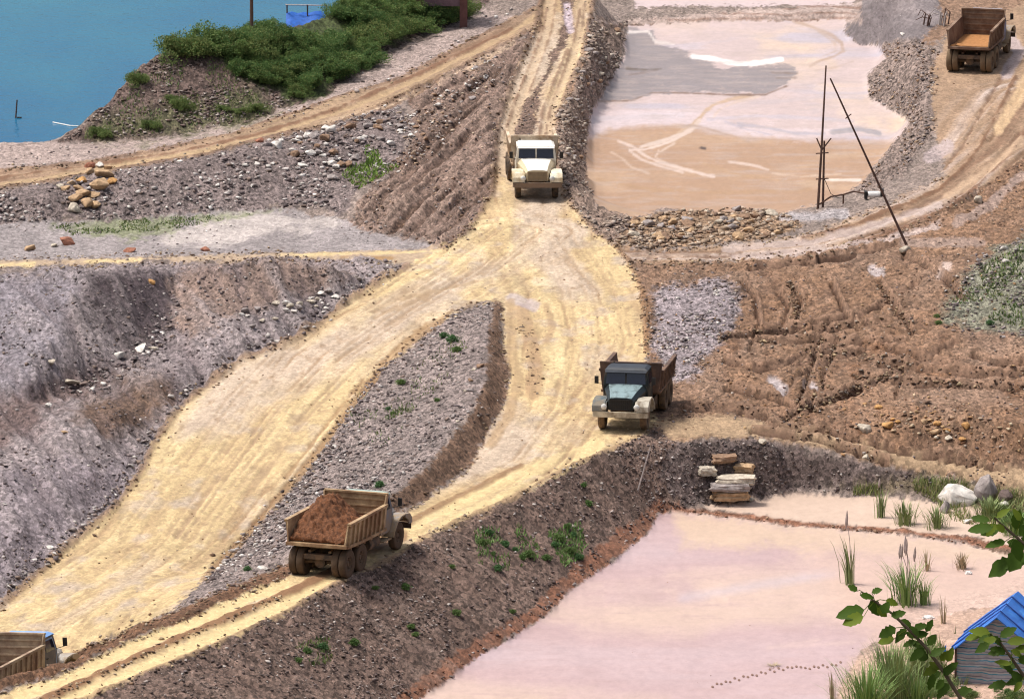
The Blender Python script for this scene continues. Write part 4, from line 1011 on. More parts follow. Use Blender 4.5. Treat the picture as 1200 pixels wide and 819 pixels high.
# squared stone blocks stacked on the lower bank
def slab(u, v, wpx, hgt, dep, ck, label, lift=0., rz=.1, group=None):
    p = at(u, v); s = wpx / float(ppm(p.y))
    bm = bmesh.new(); bmesh.ops.create_cube(bm, size=1); bmesh.ops.subdivide_edges(bm, edges=bm.edges[:], cuts=5, use_grid_fill=True)
    r1_, r2_ = random.uniform(0, 90), random.uniform(0, 90)
    for w in bm.verts:
        c_ = w.co.normalized(); w.co = w.co * .72 + c_ * .28 * .62
        w.co *= 1 + .16 * (2 * float(vnoise(w.co.x * 3 + r1_, w.co.y * 3 + w.co.z * 4 + r2_, 5)) - 1)
        w.co.x *= s * random.uniform(.94, 1.03); w.co.y *= dep * random.uniform(.92, 1.04); w.co.z *= hgt * random.uniform(.9, 1.06)
    me = bpy.data.meshes.new('stone_block'); bm.to_mesh(me); bm.free()
    o = link('stone_block', me, rock_mats(ck, RC[ck])); o.location = (p.x, p.y, p.z + hgt * .45 + lift); o.rotation_euler = (random.uniform(-.06, .06), random.uniform(-.05, .05), rz)
    tag(o, label, 'stone block', group); return o


slab(858, 584, 42, .42, .9, 'tan', 'bottom tan block of the stone stack on the dark bank')
slab(856, 584, 46, .36, .9, 'grey', 'broad grey block second from bottom of the stack', .40, .02)
slab(862, 584, 44, .34, .8, 'cream', 'cream slab crowning the stone stack', .74, -.1)
slab(828, 556, 20, .4, .7, 'cream', 'cream block left of the stone stack', 0, .3)
slab(872, 553, 22, .4, .7, 'tan', 'tan block behind the stone stack', 0, -.2)
slab(848, 541, 28, .35, .7, 'brown', 'brown slab furthest back behind the stone stack', 0, .2)
boulder(838, 584, 14, 'tan', 'small tan rock left of the stack bottom'); boulder(880, 586, 12, 'cream', 'small cream rock right of the stack bottom')
o = boulder(1120, 588, 50, 'white', 'big white boulder beside the lower pond reeds', None, .75)
o = boulder(1156, 584, 27, 'grey', 'tall grey upright boulder behind the white boulder', None, 1.7)
o = boulder(1178, 586, 22, 'dark', 'dark grey rock right of the upright boulder', None, 1.0)
boulder(1108, 600, 16, 'grey', 'grey stone in front of the big white boulder', None, 1.3); boulder(1176, 592, 15, 'white', 'small white stone beside the dark grey rock', None, .7)
boulder(1134, 612, 12, 'white', 'white stone lying before the right reeds', None, .7)

# ------------------------------------------------------------------ trucks
M_TYRE = mat('tyre_rubber', (.05, .042, .036), .9, .3, 5., dirt=(.20, .13, .08), dirtk=.75)
M_TYRE_D = mat('tyre_rubber_dark', (.03, .026, .024), .9, .3, 5., dirt=(.14, .09, .055), dirtk=.5)
M_RIM = mat('muddy_rim', (.13, .085, .055), .8, .3, 6.)
M_CHAS = mat('chassis_steel', (.055, .043, .036), .8, .3, 4., dirt=(.17, .11, .07), dirtk=.5)
M_GLASS = mat('cab_glass', (.012, .014, .03), .08, .1, 1., spec=.8)
M_LAMP = mat('headlamp_glass', (.6, .6, .58), .15, .1, 2.)
M_BLACK = mat('black_trim', (.02, .018, .018), .6, .2, 4.)
WHEELM = {}


def wheel_meshes():
    if WHEELM: return WHEELM
    prof = [(.30, -.13), (.50, -.155), (.575, -.15), (.605, -.12), (.612, 0), (.605, .12), (.575, .15), (.50, .155), (.30, .13)]
    WHEELM['tyre'] = MB().lathe_y(prof, 36, lug=.014, cap=False).mesh('tyre')
    r = MB().lathe_y([(.08, -.10), (.315, -.10), (.33, .115), (.29, .11), (.26, .0), (.19, -.06), (.12, -.06), (.11, .08), (.02, .09)], 20)
    for k in range(6):
        a = k * 1.047
        r.tube([(.235 * math.cos(a), .04, .235 * math.sin(a)), (.235 * math.cos(a), .10, .235 * math.sin(a))], .022, 6)
    WHEELM['rim'] = r.mesh('rim')
    for q in WHEELM.values(): q.polygons.foreach_set('use_smooth', [True] * len(q.polygons))
    return WHEELM


def wheel(parent, x, y, side, tyre_m):
    key = 'tyre' + tyre_m.name
    wm = wheel_meshes()
    if key not in wm: wm[key] = wm['tyre'].copy(); wm[key].materials.append(tyre_m)
    if not wm['rim'].materials: wm['rim'].materials.append(M_RIM)
    t = link('wheel', wm[key], None, parent); t.location = (x, y, .615); t.rotation_euler = (0, random.uniform(0, 3), 0 if side > 0 else math.pi)
    rm = link('rim', wm['rim'], None, t)


X0 = 2.75        # shift so that the truck's own origin lies mid-wheelbase


def truck(label, loc, yaw, P, steer=0.):
    root = empty('dump_truck', loc, (0, 0, yaw))
    tag(root, label, 'truck', 'dump trucks on the mine roads')
    X = lambda x: x + X0
    ty = P.get('tyre', M_TYRE)
    # running gear
    c = MB()
    for s in (-1, 1): c.box(X(-6.45), X(.95), s * .43 - .05, s * .43 + .05, .78, 1.02)
    for x in (-6.4, -5.4, -4.0, -3.0, -1.5, .3): c.box(X(x - .06), X(x + .06), -.38, .38, .80, 1.0)
    for x in (0, -4.78, -6.18):
        c.tube([(X(x), -.95, .615), (X(x), .95, .615)], .09, 8)
        if x < 0: c.tube([(X(x) - .22, 0, .62), (X(x) + .22, 0, .62)], .24, 10)
    c.box(X(-6.2), X(-4.75), -.62, -.50, .62, .78); c.box(X(-6.2), X(-4.75), .50, .62, .62, .78)
    c.box(X(-6.62), X(-6.45), -.75, .75, .78, 1.0)
    c.build('chassis', P.get('chassis', M_CHAS), root)
    for s in (-1, 1):
        wheel(root, X(0), s * .98, s, ty)
        for x in (-4.78, -6.18):
            wheel(root, X(x), s * .80, -s, ty); wheel(root, X(x), s * 1.14, s, ty)
    # bumper and grille
    MB().add([(X(1.0), -1.30, .74), (X(1.10), -1.25, .74), (X(1.16), -.8, .74), (X(1.16), .8, .74), (X(1.10), 1.25, .74), (X(1.0), 1.30, .74), (X(1.02), .8, .74), (X(1.02), -.8, .74),
              (X(1.0), -1.30, .99), (X(1.10), -1.25, .99), (X(1.16), -.8, .99), (X(1.16), .8, .99), (X(1.10), 1.25, .99), (X(1.0), 1.30, .99), (X(1.02), .8, .99), (X(1.02), -.8, .99)],
             [tuple(range(7, -1, -1)), tuple(range(8, 16))] + [(i, (i + 1) % 8, (i + 1) % 8 + 8, i + 8) for i in range(8)]).build('bumper', P['bumper'], root)
    g = MB().box(X(.93), X(.975), -.50, .50, 1.07, 1.55)
    for k in range(11): y = -.45 + .09 * k; g.box(X(.975), X(1.0), y - .017, y + .017, 1.10, 1.53)
    for z in (1.07, 1.31, 1.54): g.box(X(.975), X(1.005), -.52, .52, z - .015, z + .02)
    g.build('grille', P['grille'], root)
    # hood
    def st(x, wb, wm, wt, zb, zm, zt): return [(X(x), -wb, zb), (X(x), -wm, zm), (X(x), -wt, zt), (X(x), -wt * .5, zt + .035), (X(x), wt * .5, zt + .035), (X(x), wt, zt), (X(x), wm, zm), (X(x), wb, zb)]
    s1, s2, s3 = st(.93, .56, .60, .50, 1.04, 1.46, 1.60), st(.2, .66, .76, .62, 1.04, 1.58, 1.77), st(-.62, .85, 1.0, .80, 1.04, 1.74, 1.95)
    n = 8; vs = s1 + s2 + s3
    fs = [tuple(range(n)), tuple(range(3 * n - 1, 2 * n - 1, -1))]
    for j in range(2): fs += [(j * n + i, j * n + (i + 1) % n, (j + 1) * n + (i + 1) % n, (j + 1) * n + i) for i in range(n)]
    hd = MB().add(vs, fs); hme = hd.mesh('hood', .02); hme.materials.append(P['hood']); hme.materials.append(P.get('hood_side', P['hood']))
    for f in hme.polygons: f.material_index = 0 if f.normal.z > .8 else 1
    link('hood', hme, None, root)
    # fenders
    prof = [(1.06, 1.02), (1.02, 1.22), (.80, 1.40), (.30, 1.46), (-.15, 1.44), (-.55, 1.28), (-.95, .92), (-1.02, .74), (-1.07, .76), (-.98, .98), (-.60, 1.34), (-.18, 1.50), (.30, 1.52), (.84, 1.46), (1.08, 1.26), (1.12, 1.02)]
    for s in (-1, 1):
        fm = P['fender_l'] if s > 0 else P['fender_r']
        f = MB().prism([(X(x), z) for x, z in prof], s * .72, s * 1.30)
        f.prism([(X(1.10), 1.0), (X(1.06), 1.24), (X(.84), 1.44), (X(.30), 1.50), (X(.30), 1.36), (X(.62), 1.24), (X(.76), 1.0)], s * 1.25, s * 1.315)
        f.prism([(X(1.08), 1.0), (X(1.04), 1.22), (X(.84), 1.42), (X(-.5), 1.42), (X(-.6), 1.05)], s * .66, s * .715)
        f.build('fender', fm, root)
        h = MB().lathe_y([(.05, -.10), (.13, -.06), (.14, .03), (.12, .07), (.02, .085)], 16)
        hm = h.mesh('headlight'); hm.transform(Matrix.Rotation(-math.pi / 2, 4, 'Z'))
        ho = link('headlight', hm, M_LAMP, root, True); ho.location = (X(1.06), s * .76, 1.22)
    # cab
    b1 = [(-.62, 1.04), (-1.98, 1.06), (-1.98, 1.06), (-.62, 1.04)]
    z0, z1, z2, z3 = .95, 1.93, 2.58, 2.68
    def ring(xf, xr, y, z): return [(X(xf), -y, z), (X(xf), y, z), (X(xr), y, z), (X(xr), -y, z)]
    rs = [ring(-.58, -1.95, 1.05, z0), ring(-.60, -1.95, 1.06, z1), ring(-.76, -1.92, .98, z2), ring(-.90, -1.84, .82, z3)]
    vs = [p for r in rs for p in r]; fs = [(3, 2, 1, 0), (12, 13, 14, 15)]
    lower = MB().add(vs[:8], [(3, 2, 1, 0), (4, 5, 6, 7)] + [(i, (i + 1) % 4, (i + 1) % 4 + 4, i + 4) for i in range(4)])
    upper = MB().add(vs[4:12], [(3, 2, 1, 0), (4, 5, 6, 7)] + [(i, (i + 1) % 4, (i + 1) % 4 + 4, i + 4) for i in range(4)])
    cab = MB(); cab.v = vs; cab.f = fs + [(j * 4 + i, j * 4 + (i + 1) % 4, j * 4 + 4 + (i + 1) % 4, j * 4 + 4 + i) for j in range(3) for i in range(4)]
    co = cab.build('cab', P['cab'], root, .035)
    # roof panel slightly proud, with a visor lip
    rv = ring(-.70, -1.94, 1.0, 2.595) + ring(-.86, -1.86, .84, 2.70)
    rf = MB().add(rv, [(3, 2, 1, 0), (4, 5, 6, 7)] + [(i, (i + 1) % 4, (i + 1) % 4 + 4, i + 4) for i in range(4)])
    rf.hexa([(X(-.78), -.98, 2.56), (X(-.56), -.95, 2.50), (X(-.56), .95, 2.50), (X(-.78), .98, 2.56), (X(-.78), -.98, 2.60), (X(-.56), -.95, 2.53), (X(-.56), .95, 2.53), (X(-.78), .98, 2.60)])
    rf.build('roof', P['roof'], root)
    # windscreen halves
    def wpt(t, y, off): return (X(-.60 - .16 * t + off), y * (1.0 - .05 * t), z1 + (z2 - z1) * t)
    for s in (-1, 1):
        a, e = (s * .04, s * .93) if s > 0 else (s * .93, s * .04)
        MB().hexa([wpt(.07, a, -.03), wpt(.07, a, .012), wpt(.07, e, .012), wpt(.07, e, -.03), wpt(.88, a, -.03), wpt(.88, a, .012), wpt(.88, e, .012), wpt(.88, e, -.03)]).build('windscreen', M_GLASS, root)
        # door with window
        y = lambda z: s * (1.068 - max(0, z - z1) * .123)
        d = MB().prism([(X(-.72), 1.0), (X(-1.80), 1.0), (X(-1.80), 2.50), (X(-.92), 2.50), (X(-.74), 1.95)], lambda z: y(z) - s * .03, y)
        do = d.build('door', P.get('door', P['cab']), root)
        MB().prism([(X(-.86), 1.98), (X(-1.70), 1.98), (X(-1.70), 2.44), (X(-.98), 2.44)], lambda z: y(z) - s * .02, lambda z: y(z) + s * .012).build('window', M_GLASS, do)
        MB().box(X(-1.70), X(-1.56), s * 1.075 - .02, s * 1.075 + .02, 1.70, 1.74).build('handle', M_BLACK, do)
        mr = MB().tube([(X(-.66), s * 1.03, 1.95), (X(-.40), s * 1.33, 2.02), (X(-.40), s * 1.33, 2.30)], .016, 6)
        mr.box(X(-.43), X(-.37), s * 1.33 - .09, s * 1.33 + .09, 2.02, 2.36)
        mr.build('mirror', M_BLACK, root)
        sp = MB().box(X(-1.9), X(-1.0), s * .95 - .22, s * .95 + .22, .66, .72); sp.box(X(-1.85), X(-1.78), s * .9 - .03, s * .9 + .03, .70, .96)
        sp.build('running_board', P['fender_l'], root)
    MB().hexa([(X(-1.97), -.5, 2.02), (X(-1.92), -.5, 2.02), (X(-1.92), .5, 2.02), (X(-1.97), .5, 2.02), (X(-1.95), -.5, 2.42), (X(-1.9), -.5, 2.42), (X(-1.9), .5, 2.42), (X(-1.95), .5, 2.42)]).build('rear_window', M_GLASS, root)
    tk = MB().tube([(X(-2.25), -.85, .85), (X(-3.4), -.85, .85)], .30, 14); tk.build('fuel_tank', P.get('tank', M_CHAS), root)
    MB().box(X(-3.1), X(-2.2), .6, 1.08, .62, 1.05).build('tool_box', M_CHAS, root)
    MB().tube([(X(-2.0), -.78, 1.0), (X(-2.02), -.78, 2.75)], .05, 8).build('exhaust_pipe', M_CHAS, root)
    # tipping body
    bd = MB()
    zf, zr = 1.30, 1.46
    side = [(-2.12, zf - .02), (-2.12, 2.86), (-2.30, 2.86), (-2.40, 2.46), (-6.62, 2.40), (-6.80, zr + .06), (-6.68, zr - .10), (-5.2, zf)]
    fo = lambda z: 1.14 + (z - 1.35) * .09
    for s in (-1, 1):
        bd.prism([(X(x), z) for x, z in side], lambda z: s * (fo(z) - .05), lambda z: s * fo(z))
        for k in range(9):
            x = -2.45 - k * .50
            bd.prism([(X(x), zf + .06), (X(x), 2.36), (X(x - .10), 2.36), (X(x - .10), zf + .06)], lambda z: s * (fo(z) - .01), lambda z: s * (fo(z) + .075))
        bd.prism([(X(-2.3), 2.35), (X(-2.3), 2.47), (X(-6.64), 2.43), (X(-6.62), 2.32)], lambda z: s * (fo(z) - .06), lambda z: s * (fo(z) + .095))
        bd.prism([(X(-2.14), zf - .03), (X(-2.14), zf + .09), (X(-5.2), zf + .11), (X(-6.70), zr + .02), (X(-6.66), zr - .12), (X(-5.2), zf - .02)], lambda z: s * (fo(z) - .02), lambda z: s * (fo(z) + .085))
    bd.hexa([(X(-2.16), -1.08, zf), (X(-2.10), -1.08, zf), (X(-2.10), 1.08, zf), (X(-2.16), 1.08, zf), (X(-2.16), -1.22, 2.84), (X(-2.10), -1.22, 2.84), (X(-2.10), 1.22, 2.84), (X(-2.16), 1.22, 2.84)])
    for z in (1.62, 1.95, 2.28, 2.58): bd.box(X(-2.21), X(-2.155), -1.12, 1.12, z, z + .07)
    bd.box(X(-2.24), X(-2.07), -1.27, 1.27, 2.83, 2.91)
    for y in (-.7, 0, .7): bd.box(X(-2.10), X(-2.03), y - .05, y + .05, zf, 2.82)
    bd.prism([(X(-2.1), zf), (X(-5.2), zf + .02), (X(-6.72), zr), (X(-6.72), zr + .06), (X(-5.2), zf + .07), (X(-2.1), zf + .05)], -1.10, 1.10)
    bd.box(X(-6.83), X(-6.70), -1.20, 1.20, zr - .10, zr + .04)
    for x in (-2.7, -3.5, -4.3, -5.1, -5.9): bd.box(X(x - .06), X(x + .06), -1.08, 1.08, 1.12, zf - .002)
    for s in (-1, 1): bd.box(X(-6.4), X(-2.3), s * .40 - .06, s * .40 + .06, 1.03, 1.119)
    if 'bw' in P: bd.v = [(x, y * P['bw'], z) for x, y, z in bd.v]
    if 'bh' in P: bd.v = [(x, y, z if z < 1.3 else 1.3 + (z - 1.3) * P['bh']) for x, y, z in bd.v]
    bd.build('dump_bed', P['bed'], root)
    # lie on the ground: pitch and roll from the terrain under the wheels
    cy, sy = math.cos(yaw), math.sin(yaw)
    def gz(x, y):
        wx = loc[0] + x * cy - y * sy; wy = loc[1] + x * sy + y * cy
        return float(np.mean([ground(wx + a, wy + b_) for a in (-.25, 0, .25) for b_ in (-.25, 0, .25)]))
    fl, fr, rl, rr = gz(X(0), 1), gz(X(0), -1), gz(X(-5.5), 1), gz(X(-5.5), -1)
    pitch = math.atan2((rl + rr - fl - fr) / 2, 5.5); roll = math.atan2((fl + rl - fr - rr) / 2, 2)
    root.rotation_euler = (roll * .8, pitch, yaw)
    root.location = (loc[0], loc[1], (fl + fr) / 2 * .5 + (rl + rr) / 2 * .5 + .0)
    return root


DUST = (.40, .29, .17)
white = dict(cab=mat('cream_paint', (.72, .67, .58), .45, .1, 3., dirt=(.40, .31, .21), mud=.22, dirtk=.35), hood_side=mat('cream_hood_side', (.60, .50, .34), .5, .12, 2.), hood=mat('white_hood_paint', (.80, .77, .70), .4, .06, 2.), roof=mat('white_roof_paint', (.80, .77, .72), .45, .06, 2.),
             fender_l=mat('cream_fender_paint', (.74, .69, .56), .5, .1, 2., dirt=(.5, .4, .26), mud=.22, dirtk=.25), bumper=mat('dark_bumper', (.07, .05, .05), .6, .2, 3., dirt=(.2, .14, .1), mud=.22, dirtk=.4),
             grille=mat('tan_grille', (.28, .215, .14), .6, .2, 4.), bed=mat('pale_bed_paint', (.60, .50, .38), .7, .15, 2., dirt=(.34, .22, .13), mud=.22, dirtk=.5), tyre=M_TYRE_D)
white['fender_r'] = white['fender_l']
dark = dict(cab=mat('dark_green_paint', (.010, .015, .016), .6, .2, 2., dirt=(.12, .09, .065), mud=.22, dirtk=.25), hood=mat('sky_reflection_hood', (.22, .30, .32), .4, .15, 3., dirt=(.06, .08, .085), mud=.22, dirtk=.2), hood_side=mat('dark_hood_side', (.018, .026, .03), .4, .2, 3.), roof=mat('grey_green_roof', (.032, .038, .05), .55, .3, 2.),  # pale blue of the hood top is sky reflection put into its colour
            fender_l=mat('dusty_pale_fender', (.46, .42, .35), .6, .2, 3., dirt=(.2, .16, .12), dirtk=.35), fender_r=mat('grey_blue_fender', (.07, .10, .115), .5, .3, 3., dirt=(.22, .19, .15), mud=.22, dirtk=.3),
            bumper=mat('dusty_bumper', (.46, .40, .30), .7, .25, 3., dirt=(.2, .15, .1), dirtk=.3), grille=M_BLACK, bed=mat('dark_brown_bed', (.085, .052, .042), .7, .3, 2., dirt=(.2, .12, .08), mud=.22, dirtk=.45), tyre=M_TYRE)
load = dict(cab=mat('grey_blue_cab', (.13, .15, .19), .45, .3, 2., dirt=(.26, .2, .15), mud=.22, dirtk=.4), hood=mat('grey_blue_hood', (.22, .24, .29), .4, .2, 2., dirt=(.3, .24, .18), mud=.22, dirtk=.3), roof=mat('pale_green_roof', (.33, .42, .38), .5, .2, 2.),
            fender_l=mat('grey_fender', (.24, .235, .25), .5, .2, 3., dirt=(.3, .22, .14), mud=.22, dirtk=.4), bumper=M_CHAS, grille=M_BLACK,
            bed=mat('ochre_bed_paint', (.47, .34, .20), .7, .2, 2., dirt=(.25, .15, .085), mud=.1, dirtk=.6), tyre=mat('muddy_tyre', (.16, .098, .055), .9, .3, 5., dirt=(.085, .055, .035), mud=.22, dirtk=.3))
load['fender_r'] = load['fender_l']; load['bw'] = 1.15; dark['bw'] = 1.14; dark['bh'] = .88
far = dict(cab=mat('blue_cab', (.16, .21, .40), .45, .2, 2., dirt=(.24, .2, .2), mud=.22, dirtk=.3), hood=load['hood'], roof=mat('pale_blue_roof', (.34, .42, .58), .4, .2, 2.), fender_l=load['fender_l'], fender_r=load['fender_r'], bumper=M_CHAS, grille=M_BLACK,
           bed=mat('mud_brown_bed', (.25, .17, .12), .8, .25, 2., dirt=(.15, .088, .06), mud=.22, dirtk=.5), tyre=mat('tan_muddy_tyre', (.27, .185, .11), .9, .3, 5., dirt=(.15, .1, .06), mud=.22, dirtk=.3))
near = dict(door=mat('light_blue_door', (.22, .36, .60), .4, .15, 2., dirt=(.3, .26, .22), mud=.22, dirtk=.2), cab=mat('dark_grey_cab', (.06, .06, .075), .5, .3, 2., dirt=(.2, .17, .15), mud=.22, dirtk=.25), hood=mat('pale_grey_hood', (.52, .52, .50), .5, .15, 2., dirt=(.3, .25, .2), mud=.22, dirtk=.3), roof=mat('sky_blue_roof', (.20, .36, .66), .4, .15, 2.),
            fender_l=mat('pale_grey_fender', (.46, .46, .45), .5, .2, 2., dirt=(.3, .24, .18), mud=.22, dirtk=.35), bumper=M_CHAS, grille=M_BLACK,
            bed=mat('greyish_tan_bed', (.40, .31, .215), .75, .25, 2., dirt=(.22, .14, .1), mud=.22, dirtk=.45), tyre=load['tyre'])
near['fender_r'] = near['fender_l']


def truck_at(u, v, xl, yaw, label, P):
    """put the truck so that its axle at local x = xl stands on the ground seen at photo pixel (u, v)"""
    p = at(u, v)
    return truck(label, (p.x - xl * math.cos(yaw), p.y - xl * math.sin(yaw), p.z), yaw, P)


def truck_xy(x, y, xl, yaw, label, P):
    return truck(label, (x - xl * math.cos(yaw), y - xl * math.sin(yaw), 0), yaw, P)


truck_at(628.5, 231, X0, R(-90 + 3), 'cream white dump truck driving toward us on the upper dirt road', white)
truck_at(731, 503, X0, R(-90 - 9.5), 'dark green dump truck with pale blue sky reflection on its hood on the yellow junction', dark)
T3 = truck_at(377, 673, X0 - 6.18, R(90 - 20.5), 'ochre dump truck heaped with reddish earth climbing the rutted road', load)
T4 = truck_at(1137, 84, X0 - 6.18, R(90 - 13.5), 'mud brown empty dump truck seen from behind at the far right', far)
t5x, t5y = map(float, unproj(36, 817, -1.25))
T5 = truck_xy(t5x, t5y, X0 - 1.2, R(90 - 21), 'tan dump truck with bright blue cab roof cut off behind the berm', near)

# earth in the beds (they rest in the trucks: things of their own)
M_EARTH = mat('red_brown_earth', (.17, .068, .030), .95, .4, 9., dirt=(.09, .038, .018), dirtk=.45, bump=1.)
bpy.context.view_layer.update()


def heap(tr, label, bw, fn, m, name='earth_heap'):
    n1, n2 = 110, 56
    xs_ = np.linspace(X0 - 6.68, X0 - 2.22, n1); ys_ = np.linspace(-1.09, 1.09, n2) * bw
    gx, gy = np.meshgrid(xs_, ys_)
    z = fn(gx - X0, gy)
    V = np.stack([gx.ravel(), gy.ravel(), z.ravel()], -1)
    id_ = np.arange(n1 * n2).reshape(n2, n1)
    q = np.stack([id_[:-1, :-1], id_[:-1, 1:], id_[1:, 1:], id_[1:, :-1]], -1).reshape(-1, 4)
    top = len(V); V2 = V.copy(); V2[:, 2] = 1.40 + np.clip((-(V[:, 0] - X0) - 5.2) / 1.5, 0, 1) * .16
    Vn = np.concatenate([V, V2]); rim = list(id_[0]) + list(id_[1:, -1]) + list(id_[-1, -2::-1]) + list(id_[-2:0:-1, 0])
    sd = [(rim[i], rim[i] + top, rim[(i + 1) % len(rim)] + top, rim[(i + 1) % len(rim)]) for i in range(len(rim))]
    me = np_mesh(name, Vn, np.concatenate([q, (q + top)[:, ::-1], np.array(sd)]), 4)
    me.transform(tr.matrix_world)
    o = link(name, me, m)
    c = tr.matrix_world @ Vector((X0 - 4.5, 0, 1.4)); me.transform(Matrix.Translation(-c)); o.location = c
    tag(o, label, 'earth heap'); return o


heap(T3, 'heaped reddish brown earth filling the ochre truck bed', 1.14,
     lambda x, y: np.minimum(2.12 + .95 * np.exp(-((x + 4.0) / 1.5) ** 2 - ((y - .55) / .8) ** 2) - .45 * np.clip((x + 3.4) / 1.2, 0, 1) - .45 * np.clip((-x - 5.6) / 1.1, 0, 1) + .09 * fbm(x * 2.5, y * 2.5, 81, 3) + .11 * fbm(x * 7, y * 7, 82, 2), 3.1), M_EARTH)
heap(T4, 'thin orange earth left in the far brown truck bed', 1.,
     lambda x, y: 1.335 + np.clip((-x - 5.2) / 1.5, 0, 1) * .16 + np.clip(-.06 + .15 * fbm(x * 1.2, y * 1.5, 83, 4) + .16 * np.exp(-((x + 6.1) / .5) ** 2) - .25 * np.clip(x + 5.6, 0, 1), -.06, 1), mat('orange_earth', (.36, .17, .065), .95, .3, 5.), 'earth_heap')

# ------------------------------------------------------------------ poles, pump, hut and small things
WOOD = mat('weathered_dark_wood', (.11, .065, .052), .9, .35, 3.)
WOODP = mat('grey_pale_wood', (.42, .37, .35), .9, .25, 3.)
IRON = mat('rusty_iron', (.10, .05, .035), .8, .3, 4.)
WPLAST = mat('white_plastic', (.72, .70, .68), .5, .1, 3.)
BLUEP = mat('blue_tarpaulin', (.03, .14, .50), .45, .18, 2.5, dirt=(.05, .20, .55), dirtk=.3)


def up(base, u, v):
    """point above the base, at the base's depth, on the sight line through a pixel"""
    dx, dy, dz = ray(u, v); t = (base.y - CY) / float(dy)
    return Vector((float(dx) * t, base.y, H + float(dz) * t))


def local(o, pts): return [Vector(p) - o.location for p in pts]


b0 = at(958, 245)
po = empty('wooden_mast', b0); tag(po, 'tall dark wooden mast with forked braces beside the tan pond', 'pole')
t0 = up(b0, 968, 77); mid = up(b0, 963, 170)
MB().tube(local(po, [b0 - Vector((0, 0, .3)), mid, t0]), [.075, .06, .04], 8).build('pole', WOOD, po)
e0 = b0 + Vector((.28, .15, 0)); MB().tube(local(po, [e0 - Vector((0, 0, .3)), up(e0, 966, 165)]), [.07, .05], 8).build('pole', WOOD, po)
fk_ = up(b0, 963, 176)
for q in ((957, 162), (974, 162)): MB().tube(local(po, [fk_, up(b0, *q)]), .04, 6).build('brace', WOOD, po)
for v_ in (180, 210): MB().tube(local(po, [up(b0, 956, v_), up(b0, 971, v_ - 1)]), .035, 6).build('crossbar', WOOD, po)
b1_ = at(1065, 286)
pl_ = empty('leaning_pole', b1_); tag(pl_, 'long dark pole leaning left beside the right track', 'pole')
tp = up(b1_, 973, 92)
MB().tube(local(pl_, [b1_ - Vector((0, 0, .3)), tp]), [.07, .04], 8).build('pole', WOOD, pl_)
for t_ in (.42, .77):
    c_ = b1_.lerp(tp, t_); MB().tube(local(pl_, [c_ + Vector((-.15, 0, -.1)), c_ + Vector((.15, 0, .14))]), .03, 6).build('peg', WOOD, pl_)
pb = at(1022, 233)
pu = empty('slurry_pump', pb); pu.scale = (.68, .8, .75); tag(pu, 'white slurry pump with black ends on a low stand by the track', 'pump')
MB().lathe_y([(.05, -.5), (.2, -.48), (.24, -.3), (.24, .3), (.2, .48), (.05, .5)], 16).build('pump_body', WPLAST, pu).rotation_euler = (0, 0, R(90))
pu.children[0].location = (.15, 0, .32)
MB().box(-.62, -.36, -.24, .24, .02, .56).build('motor', M_BLACK, pu, .03); MB().box(.66, .90, -.26, .26, 0, .72).build('gearbox', M_BLACK, pu, .03)
for x in (-.4, .6): MB().tube([(x, 0, -.1), (x, 0, .2)], .05, 6).build('leg', IRON, pu)
hp = at(985, 238); hg = empty('slurry_pipe', hp); tag(hg, 'thin dark pipe arching from the mast to the pump', 'pipe')
pe = Vector((pb.x - .4, pb.y, pb.z + .3))
MB().tube(local(hg, [Vector((b0.x + .1, b0.y, b0.z + .25)), Vector((b0.x + .7, b0.y + .1, b0.z + .65)), Vector((b0.x + 1.4, (b0.y + pe.y) / 2, pe.z + .12)), Vector((pe.x - .6, pe.y, pe.z + .1)), pe]), .045, 6).build('pipe', IRON, hg)
st_ = Vector((b0.x + 1.4, (b0.y + pe.y) / 2, 0)); sg = float(ground(st_.x, st_.y)); MB().tube(local(hg, [Vector((st_.x, st_.y, sg - .1)), Vector((st_.x, st_.y, pe.z + .12))]), .05, 6).build('support', IRON, hg)
cb = empty('hanging_cable', up(b0, 965, 207)); tag(cb, 'thin cable hanging from the mast down to the pipe', 'cable')
a_ = up(b0, 965, 207); c_ = Vector((b0.x + 1.3, b0.y, pe.z + .1))
MB().tube(local(cb, [a_, a_.lerp(c_, .4) + Vector((0, 0, -.45)), a_.lerp(c_, .75) + Vector((0, 0, -.25)), c_]), .018, 5).build('cable', M_BLACK, cb)

b2 = at(16, 166); q = empty('utility_post', b2); tag(q, 'short dark post carrying two boxes at the lake edge', 'post')
MB().tube(local(q, [b2 - Vector((0, 0, .3)), up(b2, 20, 117)]), [.06, .04], 8).build('post', WOOD, q)
k_ = up(b2, 17, 153) - b2; MB().box(k_.x - .16, k_.x + .16, -.14, .14, k_.z - .2, k_.z + .2).build('box', M_BLACK, q, .02)
k_ = up(b2, 22, 140) - b2; MB().box(k_.x - .10, k_.x + .16, -.12, .12, k_.z - .14, k_.z + .14).build('box', M_BLACK, q, .02)
b3 = at(295, 44); q = empty('utility_pole', b3); tag(q, 'tall thin dark pole rising from the bushes against the lake', 'pole')
MB().tube(local(q, [b3 - Vector((0, 0, .3)), b3 + Vector((0, 0, 5.2))]), [.11, .08], 8).build('pole', WOOD, q)
lx, ly = map(float, unproj(80, 145, LAKE_Z)); lx = np.array([unproj(u, v, LAKE_Z + .05) for u, v in ((62, 143), (72, 145), (82, 147), (92, 147.5))])
q = MB().tube([(x, y, LAKE_Z + .03) for x, y in lx], .04, 6).build('floating_pipe', WPLAST); tag(q, 'pale floating pipe on the blue lake near the shore', 'pipe')

